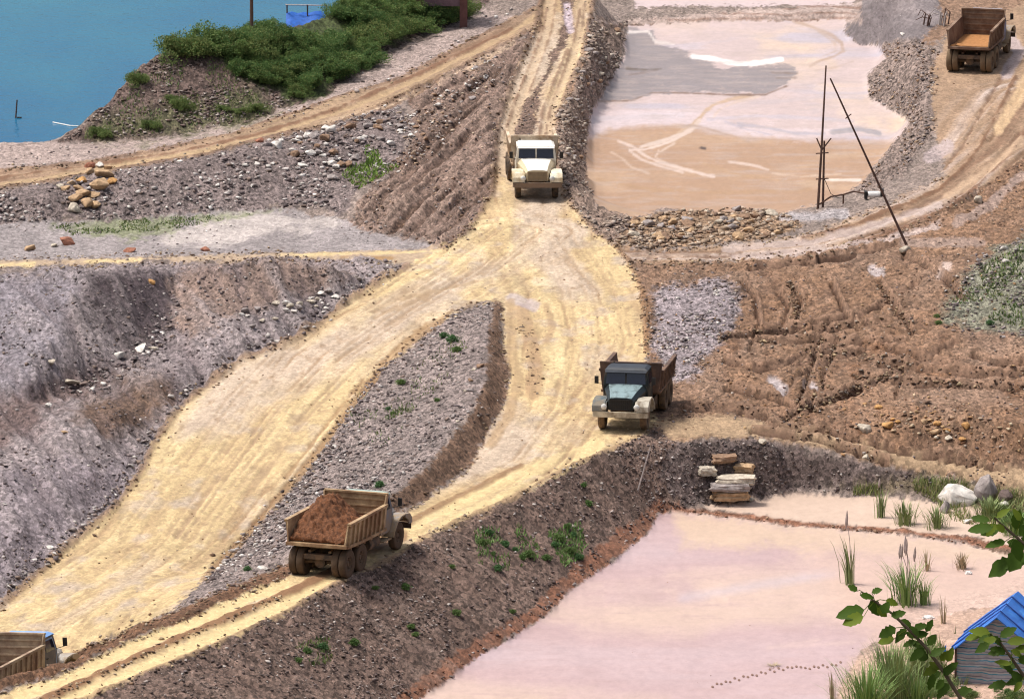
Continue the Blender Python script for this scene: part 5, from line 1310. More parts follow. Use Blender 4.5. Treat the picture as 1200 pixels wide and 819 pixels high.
# raft with a blue tarpaulin
rx, ry = map(float, unproj(362, 42, LAKE_Z))
ra = empty('covered_raft', (rx, ry, LAKE_Z)); tag(ra, 'wooden raft with a sagging blue tarpaulin at the lake edge', 'raft')
s_ = 1 / float(ppm(ry))
MB().box(-30 * s_, 30 * s_, -1.2, 1.2, .05, .3).build('deck', WOOD, ra)
for x in (-26, -2, 20):
    for y in (-1, 1): MB().tube([(x * s_, y, .1), (x * s_, y, 1.75 if y > 0 else .8)], .05, 6).build('post', WOOD, ra)
tv = [];
for i in range(9):
    for j in range(6):
        x = (-27 + 54 * i / 8) * s_; tv.append((x, -1.3 + 2.6 * j / 5, .55 + .8 * j / 5 - .15 * math.sin(j / 5 * 3.14) - .15 * math.sin(i / 8 * 3.14 * 2) * (1 - j / 5) + random.uniform(-.13, .13) - .2 * i / 8))
tf = [(i * 6 + j, (i + 1) * 6 + j, (i + 1) * 6 + j + 1, i * 6 + j + 1) for i in range(8) for j in range(5)]
tt = MB().add(tv, tf).build('tarpaulin', mat('deep_blue_tarpaulin', (.012, .085, .36), .6, .3, 4.), ra, smooth=True); sm = tt.modifiers.new('thick', 'SOLIDIFY'); sm.thickness = .03
MB().tube([(-28 * s_, 1, 1.75), (22 * s_, 1, 1.7)], .04, 6).build('rail', WOODP, ra)

# timber shelter at the top edge
b4 = at(491, 24); sh = empty('timber_shelter', b4); tag(sh, 'dark timber shelter among the bushes at the top edge', 'shelter')
M_WINE = mat('dark_red_timber', (.13, .06, .055), .85, .3, 3.)
for x, y in ((0, 0), (2.6, 0), (0, 2.2), (2.6, 2.2)): MB().box(x - .22, x + .22, y - .2, y + .2, -.6, 2.4).build('post', M_WINE, sh)
MB().box(.25, 2.4, -.1, .1, .85, 1.35).build('board', mat('mauve_board', (.16, .10, .12), .8, .3, 3.), sh)
MB().hexa([(-.6, -.6, 2.4), (3.2, -.6, 2.4), (3.2, 2.8, 2.6), (-.6, 2.8, 2.6), (-.6, -.6, 2.5), (3.2, -.6, 2.5), (3.2, 2.8, 2.7), (-.6, 2.8, 2.7)]).build('roof', WOOD, sh)

# pale stick leaning on the dark bank
b5 = at(747, 574); q = MB().tube([b5 - Vector((0, 0, .1)), up(b5, 762, 524)], [.045, .03], 6).build('pale_stick', WOODP); tag(q, 'thin pale stick standing askew on the dark bank', 'stick')

# dead branches by the far truck
b6 = at(1100, 30); db = empty('dead_branch', b6); tag(db, 'bundle of bent dead branches left of the far truck', 'branches')
for k in range(10):
    a = random.uniform(-1.6, .6); l = random.uniform(.5, 1.1)
    p0 = Vector((random.uniform(-1.2, .6), random.uniform(-.3, .3), 0)); MB().tube([p0, p0 + Vector((.1, 0, l * .8)), p0 + Vector((.3 * a, .1, l)), p0 + Vector((.6 * a, .1, l * .6))], [.05, .045, .03, .02], 5).build('branch', WOODP if k % 4 == 0 else WOOD, db)

# blue roofed hut at the lower right
hb = at(1120, 800)
hu = empty('tarpaulin_hut', hb, (0, 0, R(-14))); tag(hu, 'small hut with blue tarpaulin roof and striped woven walls', 'hut')
m, nt, b, N, L = new_mat('striped_woven_wall')
tc = N.new('ShaderNodeTexCoord'); sx_ = N.new('ShaderNodeSeparateXYZ'); L.new(tc.outputs['Object'], sx_.inputs[0])
nzw = N.new('ShaderNodeTexNoise'); nzw.inputs['Scale'].default_value = 1.2; L.new(tc.outputs['Object'], nzw.inputs['Vector'])
ad = N.new('ShaderNodeMath'); ad.operation = 'MULTIPLY_ADD'; L.new(nzw.outputs['Fac'], ad.inputs[0]); ad.inputs[1].default_value = .25; L.new(sx_.outputs[2], ad.inputs[2])
ml = N.new('ShaderNodeMath'); ml.operation = 'MULTIPLY'; ml.inputs[1].default_value = 3.9; L.new(ad.outputs[0], ml.inputs[0])
fr_ = N.new('ShaderNodeMath'); fr_.operation = 'FRACT'; L.new(ml.outputs[0], fr_.inputs[0])
cr = N.new('ShaderNodeValToRGB'); cr.color_ramp.interpolation = 'CONSTANT'
cr.color_ramp.elements[0].color = (.33, .32, .34, 1); cr.color_ramp.elements[1].position = .42; cr.color_ramp.elements[1].color = (.05, .22, .32, 1)
for ps, c in ((.58, (.38, .37, .37, 1)), (.82, (.20, .19, .24, 1))):
    e = cr.color_ramp.elements.new(ps); e.color = c
L.new(fr_.outputs[0], cr.inputs[0])
nz2 = N.new('ShaderNodeTexNoise'); nz2.inputs['Scale'].default_value = 5; nz2.inputs['Detail'].default_value = 6; L.new(tc.outputs['Object'], nz2.inputs['Vector'])
mr = N.new('ShaderNodeMapRange'); mr.inputs[3].default_value = .65; mr.inputs[4].default_value = 1.25; L.new(nz2.outputs['Fac'], mr.inputs[0])
mx = N.new('ShaderNodeMix'); mx.data_type = 'RGBA'; mx.blend_type = 'MULTIPLY'; mx.inputs[0].default_value = 1; L.new(cr.outputs[0], mx.inputs[6]); L.new(mr.outputs[0], mx.inputs[7]); L.new(mx.outputs[2], b.inputs['Base Color'])
b.inputs['Roughness'].default_value = .85; STRIPE = m
hw, hl, he, hr_ = 3.5, 4.2, 1.55, 2.95      # width, length, eaves, ridge


def wavy(ax, pts, name, m, parent, thick=.04):
    o = MB().add(*pts).build(name, m, parent); o.modifiers.new('t', 'SOLIDIFY').thickness = thick; return o


def sheet(p00, p10, p01, p11, n, amp):
    vs, fs = [], []
    P = [Vector(q) for q in (p00, p10, p01, p11)]; nr = (P[1] - P[0]).cross(P[2] - P[0]).normalized()
    for i in range(n + 1):
        for j in range(n + 1):
            a, c = i / n, j / n
            p = P[0] * (1 - a) * (1 - c) + P[1] * a * (1 - c) + P[2] * (1 - a) * c + P[3] * a * c
            ed = min(1, 4 * min(a, 1 - a)) * min(1, 4 * min(c, 1 - c))
            vs.append(p + nr * amp * (2 * float(vnoise(a * 5 + P[0].x, c * 5, 3)) - 1) * (.35 + .65 * ed))
    for i in range(n):
        for j in range(n): fs.append((i * (n + 1) + j, (i + 1) * (n + 1) + j, (i + 1) * (n + 1) + j + 1, i * (n + 1) + j + 1))
    return vs, fs


wavy(0, sheet((0, 0, -.1), (hw, 0, -.1), (0, 0, he), (hw, 0, he), 12, .06), 'wall', STRIPE, hu)
MB().add([(.0, .02, he + .01), (hw, .02, he + .01), (hw / 2, .02, hr_ - .03)], [(0, 1, 2)]).build('gable', STRIPE, hu).modifiers.new('t', 'SOLIDIFY').thickness = .04
wavy(0, sheet((0, 0.05, -.1), (0, hl, -.1), (0, .05, he), (0, hl, he), 8, .04), 'wall', STRIPE, hu)
wavy(0, sheet((hw, 0.05, -.1), (hw, hl, -.1), (hw, .05, he), (hw, hl, he), 8, .04), 'wall', STRIPE, hu)
wavy(0, sheet((0, hl, -.1), (hw, hl, -.1), (0, hl, he), (hw, hl, he), 8, .04), 'wall', STRIPE, hu)
rf_ = empty('roof', (0, 0, 0)); rf_.parent = hu
bpy.data.objects.remove(rf_)
ra1, rf1 = sheet((-.35, -.3, he - .22), (-.35, hl + .3, he - .22), (hw / 2, -.3, hr_ + .05), (hw / 2, hl + .3, hr_ + .05), 14, .05)
ro = MB().add(ra1, rf1).add(*sheet((hw / 2 + .005, -.3, hr_ + .05), (hw / 2 + .005, hl + .3, hr_ + .05), (hw + .35, -.3, he - .22), (hw + .35, hl + .3, he - .22), 14, .05)).build('roof', BLUEP, hu); ro.modifiers.new('t', 'SOLIDIFY').thickness = .04
for y in (.6, 1.9, 3.2):
    MB().tube([(-.30, y, he - .13), (hw / 2, y, hr_ + .12), (hw + .3, y, he - .13)], .035, 6).build('batten', mat('dark_blue_batten', (.02, .06, .25), .6, .2, 3.), ro)
for x in (0, hw): MB().tube([(x, -.08, -.3), (x, -.08, he + .05)], .05, 6).build('post', WOOD, hu)
MB().add([(-.36, -.33, he - .2), (-.36, -.30, he + .2), (-.5, -.32, he - .1)], [(0, 1, 2)]).build('tarpaulin_flap', BLUEP, hu).modifiers.new('t', 'SOLIDIFY').thickness = .02

# litter
for u, v, w, l in ((1088, 724, 14, 'crumpled white plastic sheet on the beach left of the hut'), (1095, 794, 16, 'crumpled white plastic bag below the leafy stems'), (1135, 672, 9, 'scrap of white plastic on the pink shore'), (1082, 808, 9, 'pale blue green plastic scrap in the grass')):
    p = at(u, v); s = w / float(ppm(p.y))
    bm = bmesh.new(); bmesh.ops.create_icosphere(bm, subdivisions=3, radius=.5)
    for x in bm.verts: x.co *= random.uniform(.7, 1.15)
    me = bpy.data.meshes.new('plastic_litter'); bm.to_mesh(me); bm.free()
    o = link('plastic_litter', me, WPLAST if 'blue' not in l else mat('teal_plastic', (.2, .5, .5), .5, .2, 3.)); o.location = p + Vector((0, 0, .03)); o.scale = (s, s * .8, .22)
    tag(o, l, 'litter')

# footprints: a line of shallow dents pressed in the pond crust
fp = MB()
for k in range(30):
    t_ = k / 29; u = 985 - t_ * 150; v = 776 + t_ * 27 - 6 * math.sin(t_ * 3.14) * (1 if t_ > .3 else .3) + (2.2 if k % 2 else 0) + random.uniform(-1, 1)
    p = at(u, v); a = random.uniform(-.3, .3)
    fp.add([(p.x + .055 * math.cos(q), p.y + .17 * math.sin(q) + a * .1, p.z + .006 + (.02 if j else 0)) for j in (0, 1) for q in [i * .785 for i in range(8)]], [tuple(range(8, 16))] + [(i, (i + 1) % 8, (i + 1) % 8 + 8, i + 8) for i in range(8)])
tag(fp.build('footprint_trail', mat('wet_mud', (.20, .12, .09), .7, .2, 4.)), 'trail of muddy footprints crossing the pink pond crust', None, kind='stuff')

# ------------------------------------------------------------------ vegetation
LEAFM = {}


def leaf_mat(name, c, rough=.6):
    m = mat(name, c, rough, .35, 1.5, spec=.12)
    N, L = m.node_tree.nodes, m.node_tree.links; b = N['Principled BSDF']; out_ = N['Material Output']
    tr = N.new('ShaderNodeBsdfTranslucent'); ms = N.new('ShaderNodeMixShader'); ms.inputs[0].default_value = .35
    src = b.inputs['Base Color'].links[0].from_socket; L.new(src, tr.inputs['Color'])
    L.new(b.outputs[0], ms.inputs[1]); L.new(tr.outputs[0], ms.inputs[2]); L.new(ms.outputs[0], out_.inputs['Surface'])
    return m


M_BUSH = [leaf_mat('bush_leaf_dark', (.085, .160, .052)), leaf_mat('bush_leaf_mid', (.13, .205, .065)), leaf_mat('bush_leaf_dry', (.20, .24, .085))]
M_STEM = mat('brown_stem', (.10, .07, .045), .9, .3, 4.)


def leaf_cloud(n, clumps, leaf, seed):
    r = np.random.default_rng(seed)
    cl = np.array(clumps)
    i = r.integers(0, len(cl), n)
    d = r.normal(size=(n, 3)); d /= np.linalg.norm(d, axis=1)[:, None]
    rad = cl[i, 3] * np.where(r.random(n) < .25, r.uniform(.9, 1.6, n), r.uniform(.5, 1.08, n) ** .6)
    c = cl[i, :3] + d * rad[:, None] * np.array([1, 1, .8])
    s = leaf * r.uniform(.6, 1.4, n)
    a = r.normal(size=(n, 3)) + d * .6; a /= np.linalg.norm(a, axis=1)[:, None]
    b_ = np.cross(a, r.normal(size=(n, 3))); b_ /= np.linalg.norm(b_, axis=1)[:, None]
    V = np.stack([c - a * s[:, None] * .6, c + b_ * s[:, None] * .38, c + a * s[:, None] * .6, c - b_ * s[:, None] * .38], 1).reshape(-1, 3)
    V[:, 2] = np.maximum(V[:, 2], -.1)
    return V, np.arange(n * 4).reshape(-1, 4)


BUSHM = []
for k in range(5):
    rr = random.Random(300 + k)
    cl = [(0, 0, .45, .5)] + [(rr.gauss(0, .6), rr.gauss(0, .6), rr.uniform(.1, .85), rr.uniform(.15, .5)) for _ in range(26)]
    V, Fc = leaf_cloud(9000, cl, .075, 400 + k)
    me = np_mesh('foliage', V, Fc, 4)
    for j in range(3): me.materials.append(M_BUSH[(k + j) % 3])
    me.polygons.foreach_set('material_index', np.random.default_rng(k).choice([0, 1, 2], len(Fc), p=[.6, .25, .15]).astype(np.int32))
    sb = MB()
    for j in range(7):
        c_ = cl[1 + j]; sb.tube([(0, 0, -.2), (c_[0] * .4, c_[1] * .4, c_[2] * .6), (c_[0], c_[1], c_[2])], [.05, .03, .015], 5)
    sm_ = sb.mesh('branches'); sm_.materials.append(M_STEM)
    BUSHM.append((me, sm_))


def bush(u, v, s, label, group=None, k=None):
    p = at(u, v); k = random.randrange(5) if k is None else k
    root = empty('bush', p, (0, 0, random.uniform(0, 6.28))); root.scale = (s * random.uniform(.9, 1.2), s * random.uniform(.9, 1.2), s * random.uniform(.8, 1.1))
    link('foliage', BUSHM[k][0], None, root); link('branches', BUSHM[k][1], None, root)
    tag(root, label, 'bush', group); return root


gB = 'bushes covering the lakeside mound'
lB = 'dense green bush on the lakeside mound'
k = 0
while k < 105:
    u = random.uniform(232, 550); v = random.uniform(2, 118)
    if in_poly(np.array([u]), np.array([v]), MGREEN)[0] and not (325 < u < 400 and v < 48):
        bush(u, v, random.uniform(.45, 1.0), lB, gB); k += 1
for u, v in ((212, 66), (222, 63), (232, 58), (248, 56), (262, 54), (278, 50), (300, 46), (318, 44), (405, 22), (425, 14), (450, 8), (470, 3)):
    bush(u, v, random.uniform(.6, 1.1), lB, gB)
gW = 'scrubby bushes on the stony lakeside slope'
for u, v in ((215, 128), (205, 122), (262, 130), (280, 132), (118, 160), (160, 98), (300, 130), (178, 150)):
    bush(u, v, random.uniform(.3, .6), 'low scrubby bush on the stony slope above the lake', gW, 2)
for u, v, s, l in ((520, 26, .95, 'rounded green bush right of the timber shelter'), (540, 16, .8, 'smaller bush at the top beside the shelter posts')):
    bush(u, v, s, l)


# ground cover on the mound and the greenish patches: one mass of short blades
def blades(poly, n, h0, h1, w, cols):
    us = [p[0] for p in poly]; vs = [p[1] for p in poly]
    u = RNG.uniform(min(us), max(us), n * 4); v = RNG.uniform(min(vs), max(vs), n * 4); ok = in_poly(u, v, poly)
    x, y, z = hit(u[ok][:n], v[ok][:n]); n = len(x)
    keep = fbm(x * .8, y * .3, 91, 3) > -.15
    x, y, z = x[keep], y[keep], z[keep]; n = len(x)
    h = RNG.uniform(h0, h1, n); a = RNG.uniform(0, 6.28, n); lx_ = RNG.normal(0, .35, n) * h; ly_ = RNG.normal(0, .35, n) * h
    V = np.stack([np.stack([x - w * np.cos(a), y - w * np.sin(a), z - .02], -1), np.stack([x + w * np.cos(a), y + w * np.sin(a), z - .02], -1), np.stack([x + lx_, y + ly_, z + h], -1)], 1)
    c = np.array(cols)[RNG.integers(0, len(cols), n)]
    return V.reshape(-1, 3), np.repeat(c, 3, 0)


GR = [(.07, .11, .03), (.10, .13, .045), (.14, .15, .06), (.05, .085, .03)]
bl = [blades([(95, 158), (190, 75), (250, 70), (340, 118), (300, 140), (200, 158)], 2600, .06, .2, .04, GR), blades([(400, 205), (430, 170), (450, 180), (470, 195), (420, 222)], 1500, .06, .2, .05, [(.10, .17, .03), (.13, .19, .04)]),
      blades([(60, 264), (180, 256), (300, 250), (330, 244), (200, 270), (80, 276)], 1800, .04, .12, .05, GR), blades([(1112, 360), (1150, 310), (1200, 285), (1200, 385)], 1600, .05, .2, .05, GR),
      blades([(1000, 572), (1110, 562), (1200, 580), (1200, 625), (1120, 612), (1090, 585), (1000, 580)], 3000, .10, .45, .03, [(.13, .15, .05), (.2, .19, .09), (.09, .12, .04)]),
      blades([(400, 470), (470, 440), (540, 390), (550, 410), (500, 480), (440, 540)], 700, .05, .2, .04, GR), blades([(460, 480), (490, 475), (470, 500), (440, 510)], 300, .08, .2, .04, GR),
      blades([(555, 620), (610, 615), (640, 650), (600, 670), (560, 660)], 900, .06, .22, .04, [(.08, .15, .04), (.1, .16, .05)]), blades([(640, 625), (680, 610), (690, 650), (660, 665)], 800, .06, .22, .04, [(.08, .15, .04), (.1, .16, .05)]),
      blades([(345, 755), (385, 745), (390, 775), (350, 785)], 400, .06, .2, .04, GR), blades([(1060, 760), (1120, 740), (1140, 800), (1060, 830)], 1800, .15, .6, .03, [(.1, .14, .05), (.16, .18, .08)])]
gv = np.concatenate([q[0] for q in bl]); gc = np.concatenate([q[1] for q in bl])
me = np_mesh('grass', gv, np.arange(len(gv)).reshape(-1, 3), 3); set_col(me, 'col', np.clip(gc * 1.7, 0, .6))
tag(link('grass', me, attr_mat('grass_blades', .7, .2, 2., 0.)), 'short green grass and weeds growing over the waste banks', None, kind='stuff')

# weeds on the banks
WEEDM = []
for k in range(3):
    V, Fc = leaf_cloud(420, [(0, 0, .18, .30), (.1, .05, .18, .26), (-.1, -.08, .18, .26), (.03, .08, .24, .24)], .10, 500 + k)
    me = np_mesh('weed', V, Fc, 4); me.materials.append(leaf_mat('weed_leaf_%s' % 'abc'[k], [(.11, .19, .06), (.13, .20, .065), (.09, .18, .07)][k])); WEEDM.append(me)
for pts, l, g in (([(572, 626), (566, 638), (592, 640), (612, 655), (620, 652), (584, 668), (640, 656), (578, 650), (604, 645)], 'small green weed on the middle of the dark embankment', 'weeds midway on the dark embankment'),
                  ([(665, 618), (672, 628), (655, 632), (678, 655), (668, 648), (684, 570), (690, 592), (650, 640)], 'small green weed high on the embankment below the junction', 'weeds high on the embankment'),
                  ([(440, 690), (475, 690), (482, 736), (487, 745), (535, 720), (530, 665), (360, 765), (378, 760), (415, 755), (350, 775), (600, 718)], 'small green weed low on the dark embankment', 'weeds low on the embankment'),
                  ([(530, 400), (535, 412), (470, 450), (512, 470), (455, 480), (445, 570), (290, 668), (460, 485), (520, 395)], 'small green weed on the central gravel mound', 'weeds on the central gravel mound'),
                  ([(1098, 372), (1100, 380), (1160, 380)], 'small weed at the foot of the greenish slope', 'weeds at the foot of the greenish slope')):
    for u, v in pts:
        p = at(u, v); o = empty('weed_plant', p); link('leaves', WEEDM[random.randrange(3)], None, o); s = random.uniform(.35, .8); o.scale = (s, s, s * .9); o.rotation_euler = (0, 0, random.uniform(0, 6)); tag(o, l, 'weed', g)


# reeds and grass tufts with plumes
M_REED = mat('reed_green', (.21, .26, .10), .75, .35, 2.); M_REEDB = mat('reed_bright', (.18, .28, .08), .75, .3, 2.); M_DRY = mat('dry_straw', (.40, .32, .20), .85, .25, 2.); M_PLUME = mat('reed_plume', (.34, .28, .26), .95, .25, 6.)


def tuft(u, v, hpx, wpx, n, label, m, plumes=0, group=None, lean=0., spread=.55):
    p = at(u, v); k = float(ppm(p.y)); h = hpx / k / .98; w = wpx / k
    root = empty('reed_tuft', p); tag(root, label, 'reeds', group)
    vs, fs = [], []
    for _ in range(n):
        a = random.uniform(0, 6.28); r0 = abs(random.gauss(0, .22)) * w; hh = h * random.uniform(.45, 1.)
        bx_, by_ = r0 * math.cos(a), r0 * math.sin(a); out_ = random.uniform(.1, 1) * w * spread
        dx_, dy_ = out_ * math.cos(a) + lean * hh, out_ * math.sin(a); bw = .022 * random.uniform(.7, 1.4); ca, sa = -math.sin(a) * bw, math.cos(a) * bw
        b0_ = len(vs)
        for t_, ww in ((0, 1), (.4, .9), (.75, .6)):
            x = bx_ + dx_ * t_ ** 2; y = by_ + dy_ * t_ ** 2; z = hh * (t_ - .18 * t_ ** 3) - .03
            vs += [(x - ca * ww, y - sa * ww, z), (x + ca * ww, y + sa * ww, z)]
        vs.append((bx_ + dx_, by_ + dy_, hh * .82))
        fs += [(b0_, b0_ + 1, b0_ + 3, b0_ + 2), (b0_ + 2, b0_ + 3, b0_ + 5, b0_ + 4), (b0_ + 4, b0_ + 5, b0_ + 6)]
    me = bpy.data.meshes.new('blades'); me.from_pydata(vs, [], fs); link('blades', me, m, root)
    for _ in range(plumes):
        x, y = random.uniform(-.3, .3) * w, random.uniform(-.3, .3) * w; hh = h * random.uniform(1.0, 1.25); t = MB()
        tx = x + random.uniform(-.25, .25) * w + lean * hh
        t.tube([(x, y, 0), (x * .6 + tx * .4, y, hh * .6), (tx, y, hh)], [.02, .015, .012], 5)
        t.tube([(tx - .01, y, hh * .78), (tx, y, hh * .86), (tx + .02, y, hh * .95), (tx + .03, y, hh * 1.04)], [.02, .07, .06, .01], 6)
        t.build('plume', M_PLUME, root)
    return root


tuft(997, 684, 72, 22, 38, 'tall lone reed clump standing in the pink pond', M_REED, 1, None, -.08, .5)
tuft(1062, 708, 66, 46, 130, 'thick reed clump with tall plumes right of the lone reed', M_REEDB, 5, None, -.06, .7)
tuft(1083, 708, 40, 22, 60, 'short reed clump touching the thick plumed clump', M_REEDB, 0)
tuft(1033, 606, 44, 18, 50, 'thin dry reeds behind the low red dike', M_REED, 1, None, 0, .5)
tuft(1060, 614, 38, 30, 110, 'spreading reed clump on the pale pool edge', M_REED, 0)
tuft(1098, 618, 34, 34, 110, 'reed clump in front of the big white boulder', M_REED, 0)
tuft(1086, 668, 30, 20, 28, 'sparse straw coloured reeds on the pink shore', M_DRY, 0)
tuft(1128, 666, 26, 22, 60, 'dry brownish grass tuft on the pink shore', M_DRY, 0)
tuft(1106, 730, 44, 14, 14, 'few thin straw stalks left of the hut', M_DRY, 0)
tuft(1016, 842, 84, 60, 340, 'largest bright grass clump at the bottom edge', M_REEDB, 0, None, 0, .75)
tuft(1050, 828, 100, 60, 300, 'dense green reed clump right of the bottom grass', M_REED, 0, None, 0, .6)
tuft(1078, 800, 70, 44, 160, 'greyish green shrubby reeds left of the hut', M_REED, 0)
tuft(975, 826, 52, 10, 26, 'few thin dry stalks at the bottom edge of the pond', M_DRY, 0, None, -.05, .3)
tuft(1160, 606, 30, 44, 170, 'low green reeds around the grey upright boulder', M_REED, 0)
tuft(1190, 626, 34, 40, 170, 'green reeds at the right edge below the rocks', M_REEDB, 0)
tuft(906, 780, 5, 18, 30, 'tiny dry tuft on the bare pink crust', M_DRY, 0)

for u, v, s, k_, l in ((1068, 788, .42, 2, 'small leafy bush among the reeds left of the hut'), (1098, 812, .5, 1, 'green bush at the foot of the leafy branch'), (1136, 817, .38, 2, 'low bush before the hut wall at the bottom edge'),
                       (1186, 818, .42, 1, 'low bush at the bottom right corner before the hut'), (1168, 602, .45, 2, 'pale green bush in front of the grey upright boulder'), (1194, 612, .5, 0, 'green bush at the right edge behind the hanging branch'), (1104, 770, .3, 2, 'tiny bush at the left corner of the hut')):
    bush(u, v, s, l, None, k_)
tuft(1040, 800, 60, 40, 170, 'mid height bright grass clump between the bottom reeds', M_REEDB, 0, None, 0, .7)
tuft(1075, 830, 60, 50, 170, 'grass clump at the bottom edge under the leafy branch', M_REEDB, 0, None, 0, .7)

# leafy saplings on the hillside below the viewpoint, close to the camera
M_LEAFD = leaf_mat('broad_leaf_dark', (.06, .11, .014), .6); M_LEAFY = leaf_mat('broad_leaf_yellow', (.14, .19, .02), .6)


def near_pt(u, v, dist):
    dx, dy, dz = ray(u, v); return Vector((float(dx), float(dy), float(dz))) * dist + Vector((0, CY, H))


def leaf_mesh(p, d, L_, W_, nrm):
    """one lobed leaf blade, folded along its midrib"""
    d = d.normalized(); s = d.cross(nrm).normalized(); nn = s.cross(d)
    outl = [(0, 0), (.10, .5), (.22, .88), (.30, .80), (.42, 1.0), (.52, .84), (.64, .86), (.72, .62), (.84, .45), (.93, .2), (1, 0)]
    outl = [(t, w_ * random.uniform(.82, 1.15)) for t, w_ in outl]
    vs = []
    for t, w in outl:
        c = p + d * L_ * t - nn * .10 * L_ * t * t
        vs.append((c, c + s * W_ * .5 * w + nn * .10 * W_ * w, c - s * W_ * .5 * w + nn * .10 * W_ * w))
    V = [q for tr in vs for q in tr]; Fs = []
    for i in range(len(vs) - 1):
        a, b_ = i * 3, i * 3 + 3
        Fs += [(a, b_, b_ + 1, a + 1), (a, a + 2, b_ + 2, b_)]
    return V, Fs


def sapling(label, stem_px, dist, leaves, base_px):
    pts = [near_pt(u, v, dist) for u, v in stem_px]
    bx = near_pt(*base_px, dist); gz_ = float(base_h(np.array(bx.x), np.array(bx.y)))
    base = Vector((bx.x, bx.y, gz_ - .1))
    root = empty('leafy_sapling', base); tag(root, label, 'sapling')
    MB().tube(local(root, [base, base.lerp(pts[0], .5) + Vector((.05, 0, 0)), *pts]), [.03, .024] + list(np.linspace(.016, .006, len(pts))), 6).build('stem', M_STEM, root)
    lr = random.Random(len(leaves))
    extra = []
    for (u1, v1), (u2, v2) in zip(stem_px[:-1], stem_px[1:]):
        for _ in range(3 if v1 > 735 else 1):
            t = lr.random(); sd2 = lr.choice((-1, 1))
            extra.append((u1 + (u2 - u1) * t + sd2 * lr.uniform(2, 9), v1 + (v2 - v1) * t + lr.uniform(-4, 4), lr.uniform(13, 22), lr.uniform(8, 13), (0 if sd2 > 0 else 180) + lr.uniform(-60, 60), lr.random() < .35))
    for u, v, lp, wp, ang, ydark in list(leaves) + extra:
        k = dist / F
        p = near_pt(u, v, dist + random.uniform(-.1, .1)); d = Vector((math.cos(R(ang)), random.uniform(-.3, .3), math.sin(R(ang))))
        V, Fs = leaf_mesh(p, d, lp * k * .98, wp * k * 1.0, Vector((random.uniform(-.3, .3), -.75, .7)))
        near_s = min((q for q in pts), key=lambda q: (q - p).length)
        lm = MB().add(local(root, V), Fs); lm.tube(local(root, [near_s, (near_s + p) / 2 + Vector((0, 0, .01)), p]), .003, 4)
        me = lm.mesh('leaf', fix=False); link('leaf', me, M_LEAFY if ydark else M_LEAFD, root, True)


sapling('leafy branch reaching left across the pink pond, closest to us', [(1128, 822), (1105, 785), (1085, 758), (1065, 737), (1045, 718), (1025, 704), (1010, 693)], 60,
        [(1013, 714, 36, 22, 190, 0), (1012, 722, 28, 18, 200, 1), (1005, 692, 14, 9, 150, 0), (1008, 697, 18, 10, -10, 0), (1020, 703, 22, 17, -60, 0), (1034, 718, 16, 13, 60, 0), (1028, 712, 16, 12, -40, 1), (1050, 735, 24, 15, 205, 0), (1045, 722, 18, 12, 20, 0), (1048, 748, 22, 14, 195, 1),
         (1062, 736, 22, 13, 230, 0), (1070, 745, 20, 12, 10, 0), (1082, 760, 22, 13, 220, 0), (1090, 768, 22, 12, 30, 0), (1075, 755, 20, 11, -60, 0), (1100, 780, 22, 13, 210, 1), (1105, 790, 24, 12, 40, 0), (1112, 800, 24, 14, 230, 0), (1120, 812, 22, 13, 20, 0), (1095, 790, 22, 12, 250, 0), (1110, 775, 20, 11, 70, 1), (1085, 740, 18, 9, 60, 0)], (1135, 860))
sapling('broad leafed branch hanging in from the right edge over the reeds', [(1216, 660), (1204, 640), (1190, 628), (1176, 616), (1165, 606)], 62,
        [(1163, 618, 30, 18, 185, 0), (1160, 610, 24, 12, 170, 0), (1168, 606, 20, 10, 35, 1), (1172, 618, 26, 16, 200, 0), (1178, 634, 26, 13, 190, 0), (1190, 620, 26, 16, 80, 0), (1188, 632, 28, 17, -70, 0), (1195, 628, 24, 14, 50, 0), (1186, 656, 36, 22, 215, 0), (1198, 645, 30, 24, 235, 0), (1200, 655, 26, 18, 200, 0), (1182, 640, 20, 12, 20, 0), (1204, 640, 24, 14, 90, 0), (1196, 610, 18, 10, 120, 1)], (1225, 860))
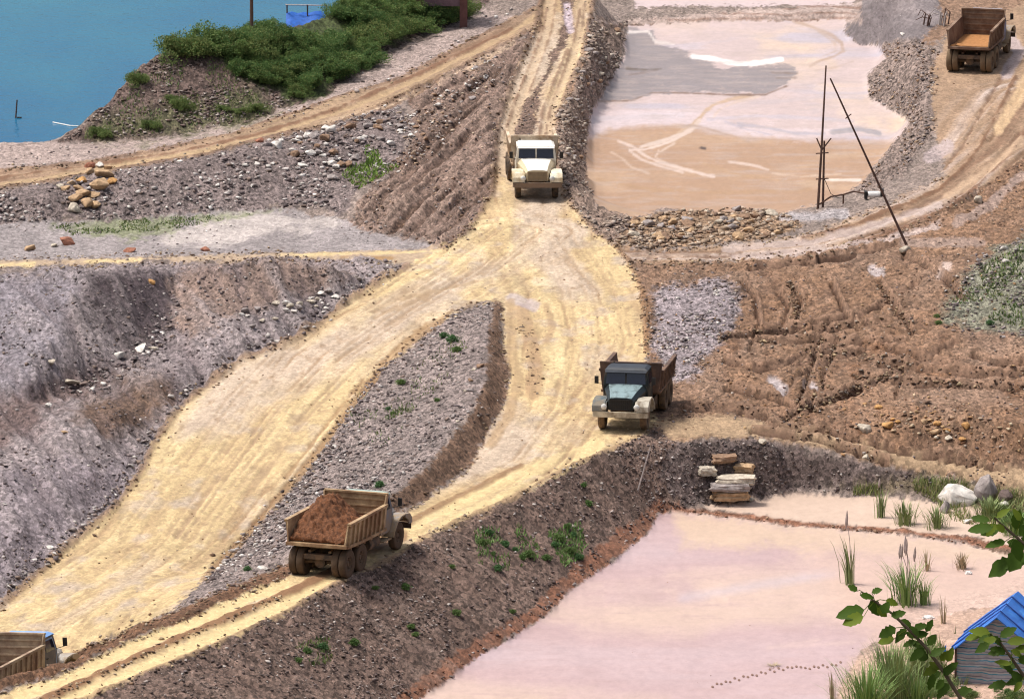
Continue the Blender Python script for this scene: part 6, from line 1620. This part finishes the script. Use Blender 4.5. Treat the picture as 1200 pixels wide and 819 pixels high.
sapling('leafy stem in front of the blue roofed hut', [(1212, 815), (1200, 792), (1185, 770), (1172, 752), (1160, 742)], 61,
        [(1160, 742, 26, 14, 170, 1), (1168, 748, 24, 13, 200, 1), (1172, 746, 24, 13, 30, 0), (1180, 752, 26, 13, 10, 1), (1160, 754, 22, 12, 210, 0), (1178, 762, 22, 12, 190, 0), (1188, 764, 24, 12, 20, 1), (1150, 744, 22, 11, 195, 1), (1192, 780, 22, 12, 180, 0), (1198, 794, 22, 12, 200, 0), (1180, 800, 24, 12, 190, 0), (1205, 800, 22, 12, 30, 0)], (1220, 870))

# ------------------------------------------------------------------ light, sky, camera
SUN_EL, SUN_AZ = R(66), R(-78)      # azimuth measured from +y towards +x: the sun stands to the left, slightly beyond
w = bpy.data.worlds.new('World'); SC.world = w; w.use_nodes = True
nt = w.node_tree; bg = nt.nodes['Background']
sky = nt.nodes.new('ShaderNodeTexSky'); sky.sky_type = 'NISHITA'; sky.sun_disc = False; sky.sun_elevation = SUN_EL; sky.sun_rotation = SUN_AZ; sky.dust_density = 6; sky.air_density = .9; sky.ozone_density = .6
hs = nt.nodes.new('ShaderNodeHueSaturation'); hs.inputs['Saturation'].default_value = .6; nt.links.new(sky.outputs[0], hs.inputs['Color']); nt.links.new(hs.outputs[0], bg.inputs[0]); bg.inputs[1].default_value = .12
sl = bpy.data.lights.new('sun', 'SUN'); sl.energy = 2.4; sl.angle = R(10); sl.color = (1, .95, .86)
so = bpy.data.objects.new('sun', sl); COL.objects.link(so)
dirv = Vector((math.sin(SUN_AZ) * math.cos(SUN_EL), math.cos(SUN_AZ) * math.cos(SUN_EL), math.sin(SUN_EL)))
so.rotation_euler = dirv.to_track_quat('Z', 'Y').to_euler(); so.location = dirv * 200
cam = bpy.data.cameras.new('camera'); cam.sensor_width = 36; cam.sensor_fit = 'HORIZONTAL'; cam.lens = F / 1200 * 36; cam.clip_start = 1; cam.clip_end = 6000
co = bpy.data.objects.new('camera', cam); COL.objects.link(co); co.location = (0, CY, H); co.rotation_euler = (R(90) - DEP, 0, 0)
SC.camera = co
SC.view_settings.view_transform = 'Standard'; SC.view_settings.look = 'None'; SC.view_settings.exposure = .42; SC.view_settings.gamma = 1
SC.cycles.filter_width = 1.15
